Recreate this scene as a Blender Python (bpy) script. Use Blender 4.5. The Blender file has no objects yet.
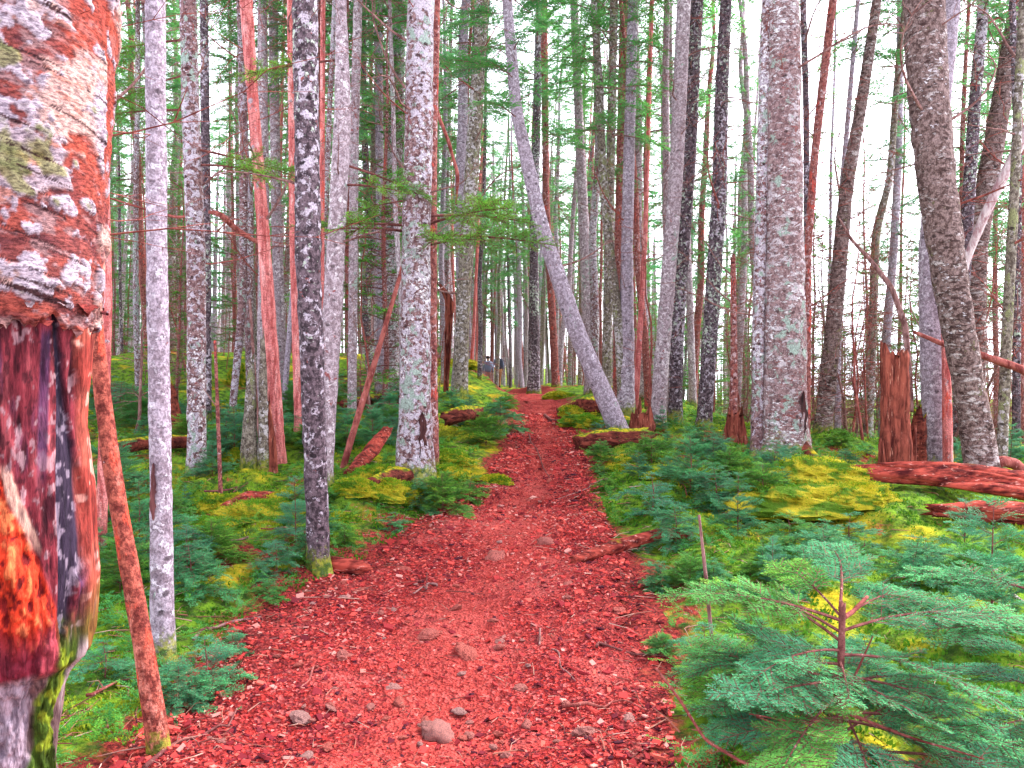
import bpy, math, random
import numpy as np
from mathutils import Vector, Matrix

rad = math.radians
SC = bpy.context.scene
COL = SC.collection

# ------------------------------------------------------------------ camera
F = 800.0                 # focal length in pixels at 1024 wide
EYE, HOR = 1.55, 372.0    # eye height (m), pixel row of the horizon
cam_d = bpy.data.cameras.new('camera')
cam_d.sensor_width = 36.0
cam_d.lens = 36.0 * F / 1024.0
cam_d.shift_y = -(384.0 - HOR) / 1024.0
cam_d.clip_start, cam_d.clip_end = 0.05, 2000
cam = bpy.data.objects.new('camera', cam_d)
COL.objects.link(cam)
cam.location = (0, 0, EYE)
cam.rotation_euler = (rad(90), 0, 0)
SC.camera = cam

# ------------------------------------------------------------------ light
SUN_EL, SUN_AZ = 48.0, 62.0          # azimuth clockwise from +Y (the way we look)
W = bpy.data.worlds.new('World')
SC.world = W
W.use_nodes = True
nt = W.node_tree
nt.nodes.clear()
sky = nt.nodes.new('ShaderNodeTexSky')
sky.sky_type = 'NISHITA'
sky.sun_disc = False
sky.sun_elevation = rad(SUN_EL)
sky.sun_rotation = rad(SUN_AZ)
sky.dust_density = 2.0
sky.air_density = 1.0
hs = nt.nodes.new('ShaderNodeHueSaturation')
hs.inputs['Saturation'].default_value = 0.22
hs.inputs['Value'].default_value = 1.4
bg = nt.nodes.new('ShaderNodeBackground')
bg.inputs['Strength'].default_value = 0.15
wo = nt.nodes.new('ShaderNodeOutputWorld')
# an even cloudy sky: never read the black half of the sky model below the horizon
tcw = nt.nodes.new('ShaderNodeTexCoord')
sepw = nt.nodes.new('ShaderNodeSeparateXYZ')
mxw = nt.nodes.new('ShaderNodeMath')
mxw.operation = 'MAXIMUM'
mxw.inputs[1].default_value = 0.22
cmw = nt.nodes.new('ShaderNodeCombineXYZ')
nt.links.new(tcw.outputs['Generated'], sepw.inputs[0])
nt.links.new(sepw.outputs[2], mxw.inputs[0])
nt.links.new(sepw.outputs[0], cmw.inputs[0])
nt.links.new(sepw.outputs[1], cmw.inputs[1])
nt.links.new(mxw.outputs[0], cmw.inputs[2])
nt.links.new(cmw.outputs[0], sky.inputs[0])
nt.links.new(sky.outputs[0], hs.inputs['Color'])
tn = nt.nodes.new('ShaderNodeMix')       # a faint lavender cast to the cloud
tn.data_type = 'RGBA'
tn.blend_type = 'MULTIPLY'
tn.inputs[0].default_value = 1.0
tn.inputs[7].default_value = (1.0, .975, 1.04, 1)
nt.links.new(hs.outputs[0], tn.inputs[6])
nt.links.new(tn.outputs[2], bg.inputs[0])
nt.links.new(bg.outputs[0], wo.inputs[0])
sun_d = bpy.data.lights.new('sun', 'SUN')
sun_d.energy = 1.5
sun_d.angle = rad(14)
sun_d.color = (1.0, 0.95, 0.88)
sun = bpy.data.objects.new('sun', sun_d)
COL.objects.link(sun)
sd = Vector((math.sin(rad(SUN_AZ)) * math.cos(rad(SUN_EL)), math.cos(rad(SUN_AZ)) * math.cos(rad(SUN_EL)), math.sin(rad(SUN_EL))))
sun.rotation_euler = (-sd).to_track_quat('-Z', 'Y').to_euler()
sun.location = sd * 60
VS = SC.view_settings
VS.view_transform = 'Standard'
VS.look = 'None'
VS.gamma = 1.0
VS.use_curve_mapping = False
VS.exposure = 2.1
SC.render.engine = 'CYCLES'
try:
    SC.cycles.use_denoising = True
    SC.cycles.max_bounces = 6
    SC.cycles.diffuse_bounces = 4
    SC.cycles.transparent_max_bounces = 4
except Exception:
    pass


# ------------------------------------------------------------------ noise
def _hash(ix, iy, iz, seed):
    h = (ix.astype(np.int64) * 374761393 + iy.astype(np.int64) * 668265263 + iz.astype(np.int64) * 2147483647 + seed * 974634777) & 0xFFFFFFFF
    h = ((h ^ (h >> 13)) * 1274126177) & 0xFFFFFFFF
    h = ((h ^ (h >> 16)) * 2246822519) & 0xFFFFFFFF
    return ((h ^ (h >> 15)) & 0xFFFFFF) / float(0xFFFFFF) * 2 - 1


def vnoise(P, seed=0):
    P = np.asarray(P, float)
    i = np.floor(P).astype(np.int64)
    f = P - i
    f = f * f * (3 - 2 * f)
    out = 0
    for dx in (0, 1):
        wx = f[..., 0] if dx else 1 - f[..., 0]
        for dy in (0, 1):
            wy = f[..., 1] if dy else 1 - f[..., 1]
            for dz in (0, 1):
                wz = f[..., 2] if dz else 1 - f[..., 2]
                out = out + wx * wy * wz * _hash(i[..., 0] + dx, i[..., 1] + dy, i[..., 2] + dz, seed)
    return out


def fbm(P, seed=0, oct=4, gain=0.5):
    a, s, t = 1.0, 0.0, 0.0
    P = np.asarray(P, float)
    for k in range(oct):
        s = s + a * vnoise(P * 2.03 ** k, seed + 17 * k)
        t += a
        a *= gain
    return s / t * 1.6


def xyz(x, y, z=0.0):
    x, y, z = np.broadcast_arrays(np.asarray(x, float), np.asarray(y, float), np.asarray(z, float))
    return np.stack([x, y, z], -1)


def sstep(a, b, x):
    t = np.clip((np.asarray(x, float) - a) / (b - a), 0, 1)
    return t * t * (3 - 2 * t)


# ------------------------------------------------------------------ ground shape
_PY = [-3, 0, 4, 6, 8.5, 11, 15, 19, 22, 28, 36, 60, 120, 300]
_PH = [0, 0, .02, .12, .42, .64, .85, .97, .96, .74, .58, .62, 1.5, 3.6]
_yy = np.linspace(-3, 300, 6061)
_hh = np.interp(_yy, _PY, _PH)
_k = np.exp(-np.linspace(-2, 2, 41) ** 2)
_hp = np.convolve(np.pad(_hh, 20, mode='edge'), _k / _k.sum(), 'valid')


def prof(y):
    return np.interp(y, _yy, _hp)


def row_depth(py):
    d = np.linspace(1.2, 60, 6000)
    r = HOR + F * (EYE - prof(d)) / d
    return float(d[np.argmax(r <= py)])


_rows = [768, 700, 640, 600, 560, 520, 480, 450, 430, 410, 399]
_lf = [112, 165, 222, 284, 362, 422, 484, 504, 512, 519, 516]
_rt = [672, 668, 664, 648, 626, 606, 594, 582, 574, 572, 562]
_pd = [row_depth(r) for r in _rows]
_pl = [(l - 512) / F * d + .09 for l, d in zip(_lf, _pd)]
_pr = [(r - 512) / F * d - .09 for r, d in zip(_rt, _pd)]
PD = np.array([-3.0] + _pd + [24, 31, 40, 60])
PL = np.array([_pl[0]] + _pl + [-.6, -1.5, -2.6, -5.5])
PR = np.array([_pr[0]] + _pr + [.6, -.5, -1.6, -4.5])


def path_edges(y):
    return np.interp(y, PD, PL), np.interp(y, PD, PR)


def path_u(x, y):
    """signed distance outside the path edge (negative inside)"""
    l, r = path_edges(y)
    return np.maximum(l - x, x - r)


MOUNDS = [(-.75, 13.4, .9, .32), (-2.6, 10.5, 1.2, .22), (2.75, 8.1, .75, .26), (1.15, 12.8, .7, .22), (3.6, 7.2, 1.0, .16), (-1.0, 9.4, .7, .12),
          (-3.4, 8.2, 1.0, .15), (1.9, 5.2, .6, .10), (-2.3, 5.6, .7, .12), (-3.0, 24, 3.0, .5), (-9.0, 25, 7.0, 1.1), (-16, 38, 10.0, 1.2)]


def H(x, y):
    x = np.asarray(x, float)
    y = np.asarray(y, float)
    u = path_u(x, y)
    o = sstep(0, .9, u)
    h = prof(y) + .05 * o - .05 * (1 - sstep(-.9, 0.05, u))
    h = h + o * (.10 * fbm(xyz(x * .7, y * .7), 3, 3) + .055 * fbm(xyz(x * 2.6, y * 2.6), 5, 2))
    h = h + (1 - o) * (.022 * fbm(xyz(x * 1.9, y * 2.6), 8, 2))
    for mx, my, mr, mh in MOUNDS:
        h = h + mh * np.exp(-((x - mx) ** 2 + (y - my) ** 2) / mr ** 2) * sstep(-.1, .3, u)
    drop = np.clip(y - 9.8, 0, 70) * .15 * sstep(2.0, 6.5, x - .10 * np.clip(y - 10, 0, 60))
    return h - drop


def ground_at(px, py):
    """first ground point on the camera ray through a pixel"""
    d = np.concatenate([np.arange(1.3, 14, .01), np.arange(14, 90, .05)])
    x = (px - 512) / F * d
    z = EYE + (HOR - py) / F * d
    k = np.argmax(H(x, d) >= z)
    if k == 0:
        k = len(d) - 1
    return float(x[k]), float(d[k]), float(H(x[k], d[k]))


# ------------------------------------------------------------------ mesh builder
class MB:
    def __init__(s):
        s.V, s.Q, s.T, s.qm, s.tm, s.C, s.n = [], [], [], [], [], [], 0

    def add(s, V, Q=None, T=None, m=0, c=None):
        V = np.asarray(V, float).reshape(-1, 3)
        if Q is not None and len(Q):
            Q = np.asarray(Q, np.int64).reshape(-1, 4)
            s.Q.append(Q + s.n)
            s.qm.append(np.full(len(Q), m))
        if T is not None and len(T):
            T = np.asarray(T, np.int64).reshape(-1, 3)
            s.T.append(T + s.n)
            s.tm.append(np.full(len(T), m))
        s.V.append(V)
        if c is None:
            c = .5
        c = np.asarray(c, float)
        if c.ndim == 0:
            c = np.full(len(V), float(c))
        s.C.append(c)
        s.n += len(V)

    def mesh(s, name, mats, smooth=True):
        V = np.concatenate(s.V)
        Q = np.concatenate(s.Q) if s.Q else np.zeros((0, 4), np.int64)
        T = np.concatenate(s.T) if s.T else np.zeros((0, 3), np.int64)
        me = bpy.data.meshes.new(name)
        me.vertices.add(len(V))
        me.vertices.foreach_set('co', V.astype(np.float32).ravel())
        me.loops.add(Q.size + T.size)
        me.loops.foreach_set('vertex_index', np.concatenate([Q.ravel(), T.ravel()]).astype(np.int32))
        npoly = len(Q) + len(T)
        me.polygons.add(npoly)
        st = np.concatenate([np.arange(len(Q)) * 4, Q.size + np.arange(len(T)) * 3]).astype(np.int32)
        me.polygons.foreach_set('loop_start', st)
        mi = np.concatenate([np.concatenate(s.qm) if s.qm else np.zeros(0), np.concatenate(s.tm) if s.tm else np.zeros(0)]).astype(np.int32)
        me.polygons.foreach_set('material_index', mi)
        me.polygons.foreach_set('use_smooth', np.full(npoly, bool(smooth)))
        for m in (mats if isinstance(mats, (list, tuple)) else [mats]):
            me.materials.append(m)
        C0 = s.C[0]
        if C0.ndim == 1:
            a = me.attributes.new('tint', 'FLOAT', 'POINT')
            a.data.foreach_set('value', np.concatenate(s.C).astype(np.float32))
        else:
            a = me.attributes.new('paint', 'FLOAT_COLOR', 'POINT')
            C = np.concatenate(s.C)
            a.data.foreach_set('color', np.concatenate([C, np.ones((len(C), 1))], 1).astype(np.float32).ravel())
        me.update(calc_edges=True)
        me.validate()
        return me


def link(name, me, parent=None, loc=None):
    o = bpy.data.objects.new(name, me)
    COL.objects.link(o)
    if parent is not None:
        o.parent = parent
    if loc is not None:
        o.location = loc
    return o


def tag(o, label=None, cat=None, group=None, kind=None):
    if label:
        o['label'] = label
    if cat:
        o['category'] = cat
    if group:
        o['group'] = group
    if kind:
        o['kind'] = kind
    return o


def root(name, loc, label, cat, group=None, rz=0.0):
    o = bpy.data.objects.new(name, None)
    o.empty_display_size = .2
    COL.objects.link(o)
    o.location = loc
    o.rotation_euler = (0, 0, rz)
    return tag(o, label, cat, group)


def grid_quads(nu, nv, wrap=False):
    """nu rings of nv points"""
    i = np.arange(nu - 1)[:, None]
    j = np.arange(nv if wrap else nv - 1)[None, :]
    a = i * nv + j
    b = i * nv + (j + 1) % nv
    return np.stack([a, b, b + nv, a + nv], -1).reshape(-1, 4)


def sticks(S, E, r0, r1, sides=3):
    """straight tapered prisms from S to E, vectorised"""
    S, E = np.asarray(S, float), np.asarray(E, float)
    n = len(S)
    D = E - S
    D = D / np.maximum(np.linalg.norm(D, axis=1, keepdims=True), 1e-9)
    ref = np.where(np.abs(D[:, 2:3]) > .9, np.array([[1., 0, 0]]), np.array([[0, 0, 1.]]))
    A = np.cross(D, ref)
    A /= np.maximum(np.linalg.norm(A, axis=1, keepdims=True), 1e-9)
    B = np.cross(D, A)
    th = np.arange(sides) / sides * 2 * np.pi
    ring = A[:, None] * np.cos(th)[None, :, None] + B[:, None] * np.sin(th)[None, :, None]
    r0 = np.broadcast_to(np.asarray(r0, float), (n,))[:, None, None]
    r1 = np.broadcast_to(np.asarray(r1, float), (n,))[:, None, None]
    V = np.concatenate([S[:, None] + ring * r0, E[:, None] + ring * r1], 1)
    j = np.arange(sides)
    q = np.stack([j, (j + 1) % sides, (j + 1) % sides + sides, j + sides], -1)
    Q = (np.arange(n)[:, None, None] * 2 * sides + q[None]).reshape(-1, 4)
    return V.reshape(-1, 3), Q


def resample(P, step):
    P = np.asarray(P, float)
    d = np.r_[0, np.cumsum(np.linalg.norm(np.diff(P[:, :3], axis=0), axis=1))]
    n = max(3, int(d[-1] / step) + 1)
    t = np.linspace(0, d[-1], n)
    # smooth (Catmull-like) interpolation by blurring a dense linear one
    m = max(3, int(n * 4))
    tt = np.linspace(0, d[-1], m)
    out = []
    for k in range(P.shape[1]):
        v = np.interp(tt, d, P[:, k])
        w = max(1, m // (3 * len(P)))
        if len(P) > 2:
            ker = np.hanning(2 * w + 3)
            ker /= ker.sum()
            pad = len(ker) // 2
            lo = 2 * v[0] - v[pad:0:-1]
            hi = 2 * v[-1] - v[-2:-pad - 2:-1]
            v = np.convolve(np.r_[lo, v, hi], ker, 'valid')
        out.append(np.interp(t, tt, v))
    return np.stack(out, 1)


def tube(PR4, sides=12, step=.08, lump=.06, lscale=6.0, seed=0, ridge=0.0, nridge=3.0, jag0=0.0, jag1=0.0, horiz=False, flare=0.0, nroot=5):
    """tapered tube along points (x,y,z,r). horiz=True keeps rings level (upright trunks)."""
    A = resample(PR4, step)
    P, R = A[:, :3], A[:, 3]
    n = len(P)
    T = np.gradient(P, axis=0)
    T /= np.maximum(np.linalg.norm(T, axis=1, keepdims=True), 1e-9)
    th = np.arange(sides) / sides * 2 * np.pi
    if horiz:
        X = np.tile([1., 0, 0], (n, 1))
        Y = np.tile([0, 1., 0], (n, 1))
    else:
        ref = np.array([0, 0, 1.]) if abs(T[:, 2]).mean() < .8 else np.array([1., 0, 0])
        X = np.cross(T, ref)
        X /= np.maximum(np.linalg.norm(X, axis=1, keepdims=True), 1e-9)
        Y = np.cross(T, X)
    rr = np.repeat(R[:, None], sides, 1)
    ring = X[:, None] * np.cos(th)[None, :, None] + Y[:, None] * np.sin(th)[None, :, None]
    if lump:
        rr = rr * (1 + lump * fbm((P[:, None] + ring * R[:, None, None]) * lscale, seed, 3))
    if ridge:
        q = fbm(xyz(np.cos(th) * nridge, np.sin(th) * nridge, seed * 3.1), seed, 3)
        L = np.linspace(0, 1, n)[:, None] * 1.4
        q2 = fbm(xyz(np.cos(th)[None] * nridge, np.sin(th)[None] * nridge, L + seed), seed + 5, 3)
        rr = rr * (1 + ridge * (.5 * q[None] + .7 * q2))
    if flare:
        z = np.abs(P[:, 2] - P[0, 2])[:, None]
        ph = (seed * 1.7) % 6.28
        rr = rr * (1 + flare * np.exp(-np.maximum(z - .12, 0) / (R[0] * 1.5)) * (.55 + .65 * np.cos(nroot * th[None] + ph) * .6 + .4 * np.cos(2 * th[None] + ph * 2)))
    V = P[:, None] + ring * rr[..., None]
    if jag0:
        V[0] -= T[0] * (jag0 * np.abs(fbm(xyz(np.cos(th) * 2.5, np.sin(th) * 2.5, seed + 9.), seed + 3, 3)))[:, None]
    if jag1:
        V[-1] += T[-1] * (jag1 * (fbm(xyz(np.cos(th) * 2.5, np.sin(th) * 2.5, seed + 4.), seed + 4, 3)))[:, None]
    V = V.reshape(-1, 3)
    Q = grid_quads(n, sides, True)
    c0, c1 = len(V), len(V) + 1
    V = np.concatenate([V, P[:1], P[-1:] - (T[-1:] * jag1 * .8 if jag1 else 0)])
    j = np.arange(sides)
    Tt = np.concatenate([np.stack([(j + 1) % sides, j, np.full(sides, c0)], 1), np.stack([(n - 1) * sides + j, (n - 1) * sides + (j + 1) % sides, np.full(sides, c1)], 1)])
    return V, Q, Tt


# ------------------------------------------------------------------ materials
class NT:
    def __init__(s, name):
        s.m = bpy.data.materials.new(name)
        s.m.use_nodes = True
        s.t = s.m.node_tree
        s.t.nodes.clear()
        s.out = s.n('ShaderNodeOutputMaterial')

    def n(s, typ, **kw):
        o = s.t.nodes.new(typ)
        for k, v in kw.items():
            setattr(o, k, v)
        return o

    def l(s, a, b):
        s.t.links.new(a, b)

    def val(s, inp, v):
        if hasattr(v, 'is_linked') or isinstance(v, bpy.types.NodeSocket):
            s.l(v, inp)
        else:
            inp.default_value = v

    def math(s, op, a, b=0.0, c=None):
        o = s.n('ShaderNodeMath', operation=op)
        s.val(o.inputs[0], a)
        s.val(o.inputs[1], b)
        if c is not None:
            s.val(o.inputs[2], c)
        return o.outputs[0]

    def coords(s, rnd=True, kind='Object', scale=(1, 1, 1)):
        tc = s.n('ShaderNodeTexCoord')
        v = tc.outputs[kind]
        if rnd:
            oi = s.n('ShaderNodeObjectInfo')
            k = s.n('ShaderNodeVectorMath', operation='SCALE')
            k.inputs[0].default_value = (37.0, 51.0, 23.0)
            s.l(oi.outputs['Random'], k.inputs['Scale'])
            a = s.n('ShaderNodeVectorMath', operation='ADD')
            s.l(v, a.inputs[0])
            s.l(k.outputs[0], a.inputs[1])
            v = a.outputs[0]
        return v

    def scaled(s, v, sc):
        a = s.n('ShaderNodeVectorMath', operation='MULTIPLY')
        s.l(v, a.inputs[0])
        a.inputs[1].default_value = sc
        return a.outputs[0]

    def noise(s, v, scale, detail=4.0, rough=.6, dist=0.0):
        o = s.n('ShaderNodeTexNoise')
        s.l(v, o.inputs['Vector'])
        o.inputs['Scale'].default_value = scale
        o.inputs['Detail'].default_value = detail
        o.inputs['Roughness'].default_value = rough
        o.inputs['Distortion'].default_value = dist
        return o.outputs['Fac']

    def step(s, v, a, b, lo=0.0, hi=1.0):
        o = s.n('ShaderNodeMapRange')
        o.interpolation_type = 'SMOOTHSTEP'
        s.l(v, o.inputs['Value'])
        o.inputs['From Min'].default_value = a
        o.inputs['From Max'].default_value = b
        o.inputs['To Min'].default_value = lo
        o.inputs['To Max'].default_value = hi
        return o.outputs['Result']

    def mix(s, f, a, b, mode='MIX'):
        o = s.n('ShaderNodeMix', data_type='RGBA', blend_type=mode)
        s.val(o.inputs[0], f)
        for inp, v in ((o.inputs[6], a), (o.inputs[7], b)):
            if isinstance(v, bpy.types.NodeSocket):
                s.l(v, inp)
            else:
                inp.default_value = (*v[:3], 1)
        return o.outputs[2]

    def attr(s, name, out='Fac'):
        o = s.n('ShaderNodeAttribute', attribute_name=name)
        return o.outputs[out]

    def bump(s, h, strength=.5, dist=.01):
        o = s.n('ShaderNodeBump')
        o.inputs['Strength'].default_value = strength
        o.inputs['Distance'].default_value = dist
        s.l(h, o.inputs['Height'])
        return o.outputs[0]

    def finish(s, col, rough=.9, normal=None, spec=.25, trans=0.0):
        p = s.n('ShaderNodeBsdfPrincipled')
        s.val(p.inputs['Base Color'], col if isinstance(col, bpy.types.NodeSocket) else (*col, 1))
        s.val(p.inputs['Roughness'], rough)
        p.inputs['Specular IOR Level'].default_value = spec
        if normal is not None:
            s.l(normal, p.inputs['Normal'])
        sh = p.outputs[0]
        if trans:
            t = s.n('ShaderNodeBsdfTranslucent')
            s.val(t.inputs[0], col if isinstance(col, bpy.types.NodeSocket) else (*col, 1))
            mx = s.n('ShaderNodeMixShader')
            mx.inputs[0].default_value = trans
            s.l(sh, mx.inputs[1])
            s.l(t.outputs[0], mx.inputs[2])
            sh = mx.outputs[0]
        s.l(sh, s.out.inputs['Surface'])
        return s.m


def srgb(r, g, b):
    f = lambda c: (c / 255 / 12.92) if c / 255 <= .04045 else ((c / 255 + .055) / 1.055) ** 2.4
    return (f(r), f(g), f(b))


def bark_mat(name, base, dark, patches, zs=.9, moss=.18, moss_col=(.26, .27, .03), bump=.9, gain=1.22, knots=1.0, grey=.40):
    """patches: (colour, noise scale, z stretch, threshold, softness)"""
    def g_(c):
        m_ = .25 * c[0] + .6 * c[1] + .15 * c[2]
        return tuple(min(.74, gain * (q * (1 - grey) + m_ * grey * w_)) for q, w_ in zip(c, (1.02, 1.03, .97)))
    base, dark = g_(base), g_(dark)
    k = NT(name)
    v = k.coords()
    n0 = k.noise(k.scaled(v, (1, 1, zs)), 26, 5, .7)
    col = k.mix(k.step(n0, .40, .60), dark, base)
    tc = k.n('ShaderNodeTexCoord')
    sep = k.n('ShaderNodeSeparateXYZ')
    k.l(tc.outputs['Object'], sep.inputs[0])
    hts = n0
    for i, (c, sc, z, th, soft) in enumerate(patches):
        n = k.noise(k.scaled(v, (1 + .013 * i, 1, z)), sc * 1.8, 5, .68, .3)
        big = k.noise(k.scaled(v, (1, 1, .5)), 1.3 + .37 * i, 2, .5)
        f = k.step(k.math('ADD', n, k.math('MULTIPLY', k.math('SUBTRACT', big, .5), .40)), th, th + soft * .8)
        col = k.mix(f, col, g_(c))
        hts = k.math('ADD', hts, k.math('MULTIPLY', f, .3))
    # dark branch scars
    vo = k.n('ShaderNodeTexVoronoi')
    k.l(k.scaled(v, (1, 1, 1.35)), vo.inputs['Vector'])
    vo.inputs['Scale'].default_value = 6.5
    kd = k.math('ADD', vo.outputs['Distance'], k.math('MULTIPLY', k.math('SUBTRACT', k.noise(v, 34, 3, .6), .5), .28))
    col = k.mix(k.step(kd, .10, .19, .9 * knots, 0), col, tuple(q * .45 for q in dark))
    sc1 = k.noise(k.scaled(v, (1, 1, 2.4)), 24, 4, .65)
    col = k.mix(k.step(sc1, .60, .68, 0, .8), col, tuple(q * .7 for q in dark))
    fine = k.noise(k.scaled(v, (1, 1, .8)), 85, 3, .75)
    col = k.mix(.75, col, k.mix(k.step(fine, .32, .66), (.42, .38, .42), (1.36, 1.33, 1.33)), 'MULTIPLY')
    if moss:
        mn = k.math('ADD', k.math('MULTIPLY', k.noise(v, 7, 4, .6), .9), k.math('MULTIPLY', k.math('SUBTRACT', k.noise(v, 34, 4, .7), .5), 1.1))
        mz = k.math('ADD', k.math('DIVIDE', sep.outputs[2], moss * 2.2), mn)
        col = k.mix(k.step(mz, .55, .95, .9, 0), col, k.mix(k.step(k.noise(v, 18), .4, .6), moss_col, (.05, .10, .012)))
    h = k.math('ADD', hts, k.math('MULTIPLY', fine, .45))
    return k.finish(col, .92, k.bump(h, bump, .014), .08)


WHITE = srgb(208, 198, 206)
LAV = srgb(166, 150, 168)
TEAL = srgb(128, 152, 138)
RED = srgb(150, 56, 56)
BARK = {}
BARK['grey'] = bark_mat('smooth_grey_bark', srgb(160, 140, 160), srgb(120, 98, 114), [(srgb(192, 178, 196), 10, 1.1, .57, .1), (RED, 8, 1.4, .69, .05), (TEAL, 5, .8, .68, .06)])
BARK['lichen'] = bark_mat('lichen_spotted_bark', srgb(140, 96, 98), srgb(92, 50, 54), [(LAV, 9, 1.1, .50, .07), (WHITE, 13, 1.3, .57, .05), (TEAL, 6, .9, .57, .07), (RED, 9, 1.0, .64, .05)])
BARK['dark'] = bark_mat('dark_lichen_bark', srgb(104, 80, 92), srgb(52, 38, 46), [(LAV, 10, 1.0, .56, .07), (srgb(158, 176, 154), 11, 1.1, .59, .05), (RED, 7, .9, .66, .05)])
BARK['brownred'] = bark_mat('reddish_bark', srgb(150, 88, 80), srgb(98, 46, 46), [(srgb(178, 148, 150), 10, .9, .57, .08), (srgb(178, 66, 54), 5, .5, .58, .08)], moss=.12, grey=.15)
BARK['olive'] = bark_mat('mossy_olive_bark', srgb(132, 118, 100), srgb(80, 64, 52), [(srgb(118, 122, 58), 5, .6, .55, .08), (srgb(170, 160, 164), 10, 1.0, .56, .06)])
BARK['pale'] = bark_mat('pale_fir_bark', srgb(166, 142, 154), srgb(124, 96, 106), [(srgb(200, 184, 194), 10, 1.0, .55, .08), (RED, 8, 1.0, .66, .05), (TEAL, 6, .9, .63, .07)], moss=.12)
BARK['redwood'] = bark_mat('bare_red_wood', srgb(206, 122, 118), srgb(158, 72, 70), [(srgb(196, 80, 66), 4, .25, .60, .12), (srgb(212, 150, 146), 6, .2, .58, .1), (srgb(156, 140, 146), 6, .9, .64, .05)], zs=.15, moss=.0, bump=.5, gain=1.1, knots=.6, grey=.08)
BARK['redsap'] = bark_mat('red_sapling_bark', srgb(166, 84, 68), srgb(108, 46, 40), [(srgb(190, 112, 96), 6, .5, .58, .1), (srgb(196, 70, 48), 4, .4, .58, .1), (WHITE, 16, 1.2, .69, .04)], moss=.10, grey=.08, knots=.5, gain=1.05)
BARK['banded'] = bark_mat('banded_bark', srgb(140, 110, 106), srgb(84, 58, 54), [(srgb(178, 162, 160), 5, 2.6, .54, .08), (srgb(108, 98, 58), 5, 1.2, .63, .06), (srgb(70, 46, 44), 5, 3.4, .58, .07), (WHITE, 9, 2.0, .66, .04)], gain=.95, grey=.3)
BARK['bigpatch'] = bark_mat('pink_brown_lichen_bark', srgb(150, 110, 112), srgb(104, 68, 72), [(srgb(170, 152, 160), 5, 1.8, .51, .08), (WHITE, 9, 2.0, .57, .05), (TEAL, 4, 1.0, .57, .08), (srgb(140, 64, 62), 7, 2.4, .62, .05)], moss=.3)


def wood_mat(name, base, dark, light, moss_top=0.0, moss_col=(.30, .24, .02), along=(1, 1, 1)):
    k = NT(name)
    v = k.coords()
    n = k.noise(k.scaled(v, along), 20, 5, .7)
    col = k.mix(k.step(n, .35, .65), dark, base)
    n2 = k.noise(k.scaled(v, along), 46, 4, .7)
    col = k.mix(k.step(n2, .58, .72), col, light)
    n3 = k.noise(v, 5, 3, .6)
    col = k.mix(k.step(n3, .55, .7, 0, .7), col, dark)
    if moss_top:
        g = k.n('ShaderNodeNewGeometry')
        sp = k.n('ShaderNodeSeparateXYZ')
        k.l(g.outputs['Normal'], sp.inputs[0])
        mm = k.math('ADD', k.math('MULTIPLY', sp.outputs[2], moss_top), k.noise(v, 4.5, 4, .65))
        col = k.mix(k.step(mm, .95, 1.15), col, k.mix(k.step(k.noise(v, 22, 3), .4, .62), (.07, .13, .012), moss_col))
    return k.finish(col, .9, k.bump(k.math('ADD', n, k.math('MULTIPLY', n2, .6)), .8, .012), .08)


M = {}
M['log_red'] = wood_mat('red_rotten_wood', srgb(172, 74, 62), srgb(62, 18, 20), srgb(226, 160, 146), .42, (.34, .22, .015), (.25, 1, 1))
M['log_moss'] = wood_mat('mossy_rotten_wood', srgb(128, 62, 50), srgb(52, 22, 22), srgb(170, 100, 84), .75, (.42, .34, .015), (.3, 1, 1))
M['stump'] = wood_mat('red_stump_wood', srgb(150, 78, 64), srgb(62, 24, 22), srgb(204, 144, 124), .0, along=(1, 1, .12))
M['dead'] = wood_mat('dead_branch_wood', srgb(150, 112, 108), srgb(92, 58, 56), srgb(186, 160, 160), 0, along=(1, 1, .3))
M['dead_red'] = wood_mat('reddish_dead_wood', srgb(160, 92, 84), srgb(100, 44, 42), srgb(198, 140, 136), 0, along=(1, 1, .3))
M['dead_white'] = wood_mat('bleached_dead_wood', srgb(202, 186, 188), srgb(150, 110, 116), srgb(232, 222, 224), 0, along=(1, 1, .3))
M['twig'] = wood_mat('twig_wood', srgb(128, 78, 74), srgb(82, 42, 42), srgb(170, 130, 128))


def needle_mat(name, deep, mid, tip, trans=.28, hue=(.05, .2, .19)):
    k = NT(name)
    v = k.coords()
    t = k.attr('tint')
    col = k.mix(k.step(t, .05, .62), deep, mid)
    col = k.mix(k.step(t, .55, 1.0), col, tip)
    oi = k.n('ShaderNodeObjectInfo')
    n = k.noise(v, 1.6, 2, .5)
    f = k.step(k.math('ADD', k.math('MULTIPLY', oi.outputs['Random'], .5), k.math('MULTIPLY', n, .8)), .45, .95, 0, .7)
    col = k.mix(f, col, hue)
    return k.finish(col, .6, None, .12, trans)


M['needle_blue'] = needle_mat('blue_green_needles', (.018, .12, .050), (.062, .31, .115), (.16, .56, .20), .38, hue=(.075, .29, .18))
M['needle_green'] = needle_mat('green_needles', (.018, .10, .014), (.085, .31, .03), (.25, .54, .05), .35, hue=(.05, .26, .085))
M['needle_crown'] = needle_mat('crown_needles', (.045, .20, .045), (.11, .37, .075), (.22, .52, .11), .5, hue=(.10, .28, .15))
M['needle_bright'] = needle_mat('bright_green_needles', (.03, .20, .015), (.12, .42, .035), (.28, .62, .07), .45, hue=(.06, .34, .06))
M['needle_moss'] = needle_mat('moss_sprigs', (.035, .13, .010), (.17, .30, .010), (.48, .41, .022), .3, hue=(.09, .28, .018))


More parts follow.
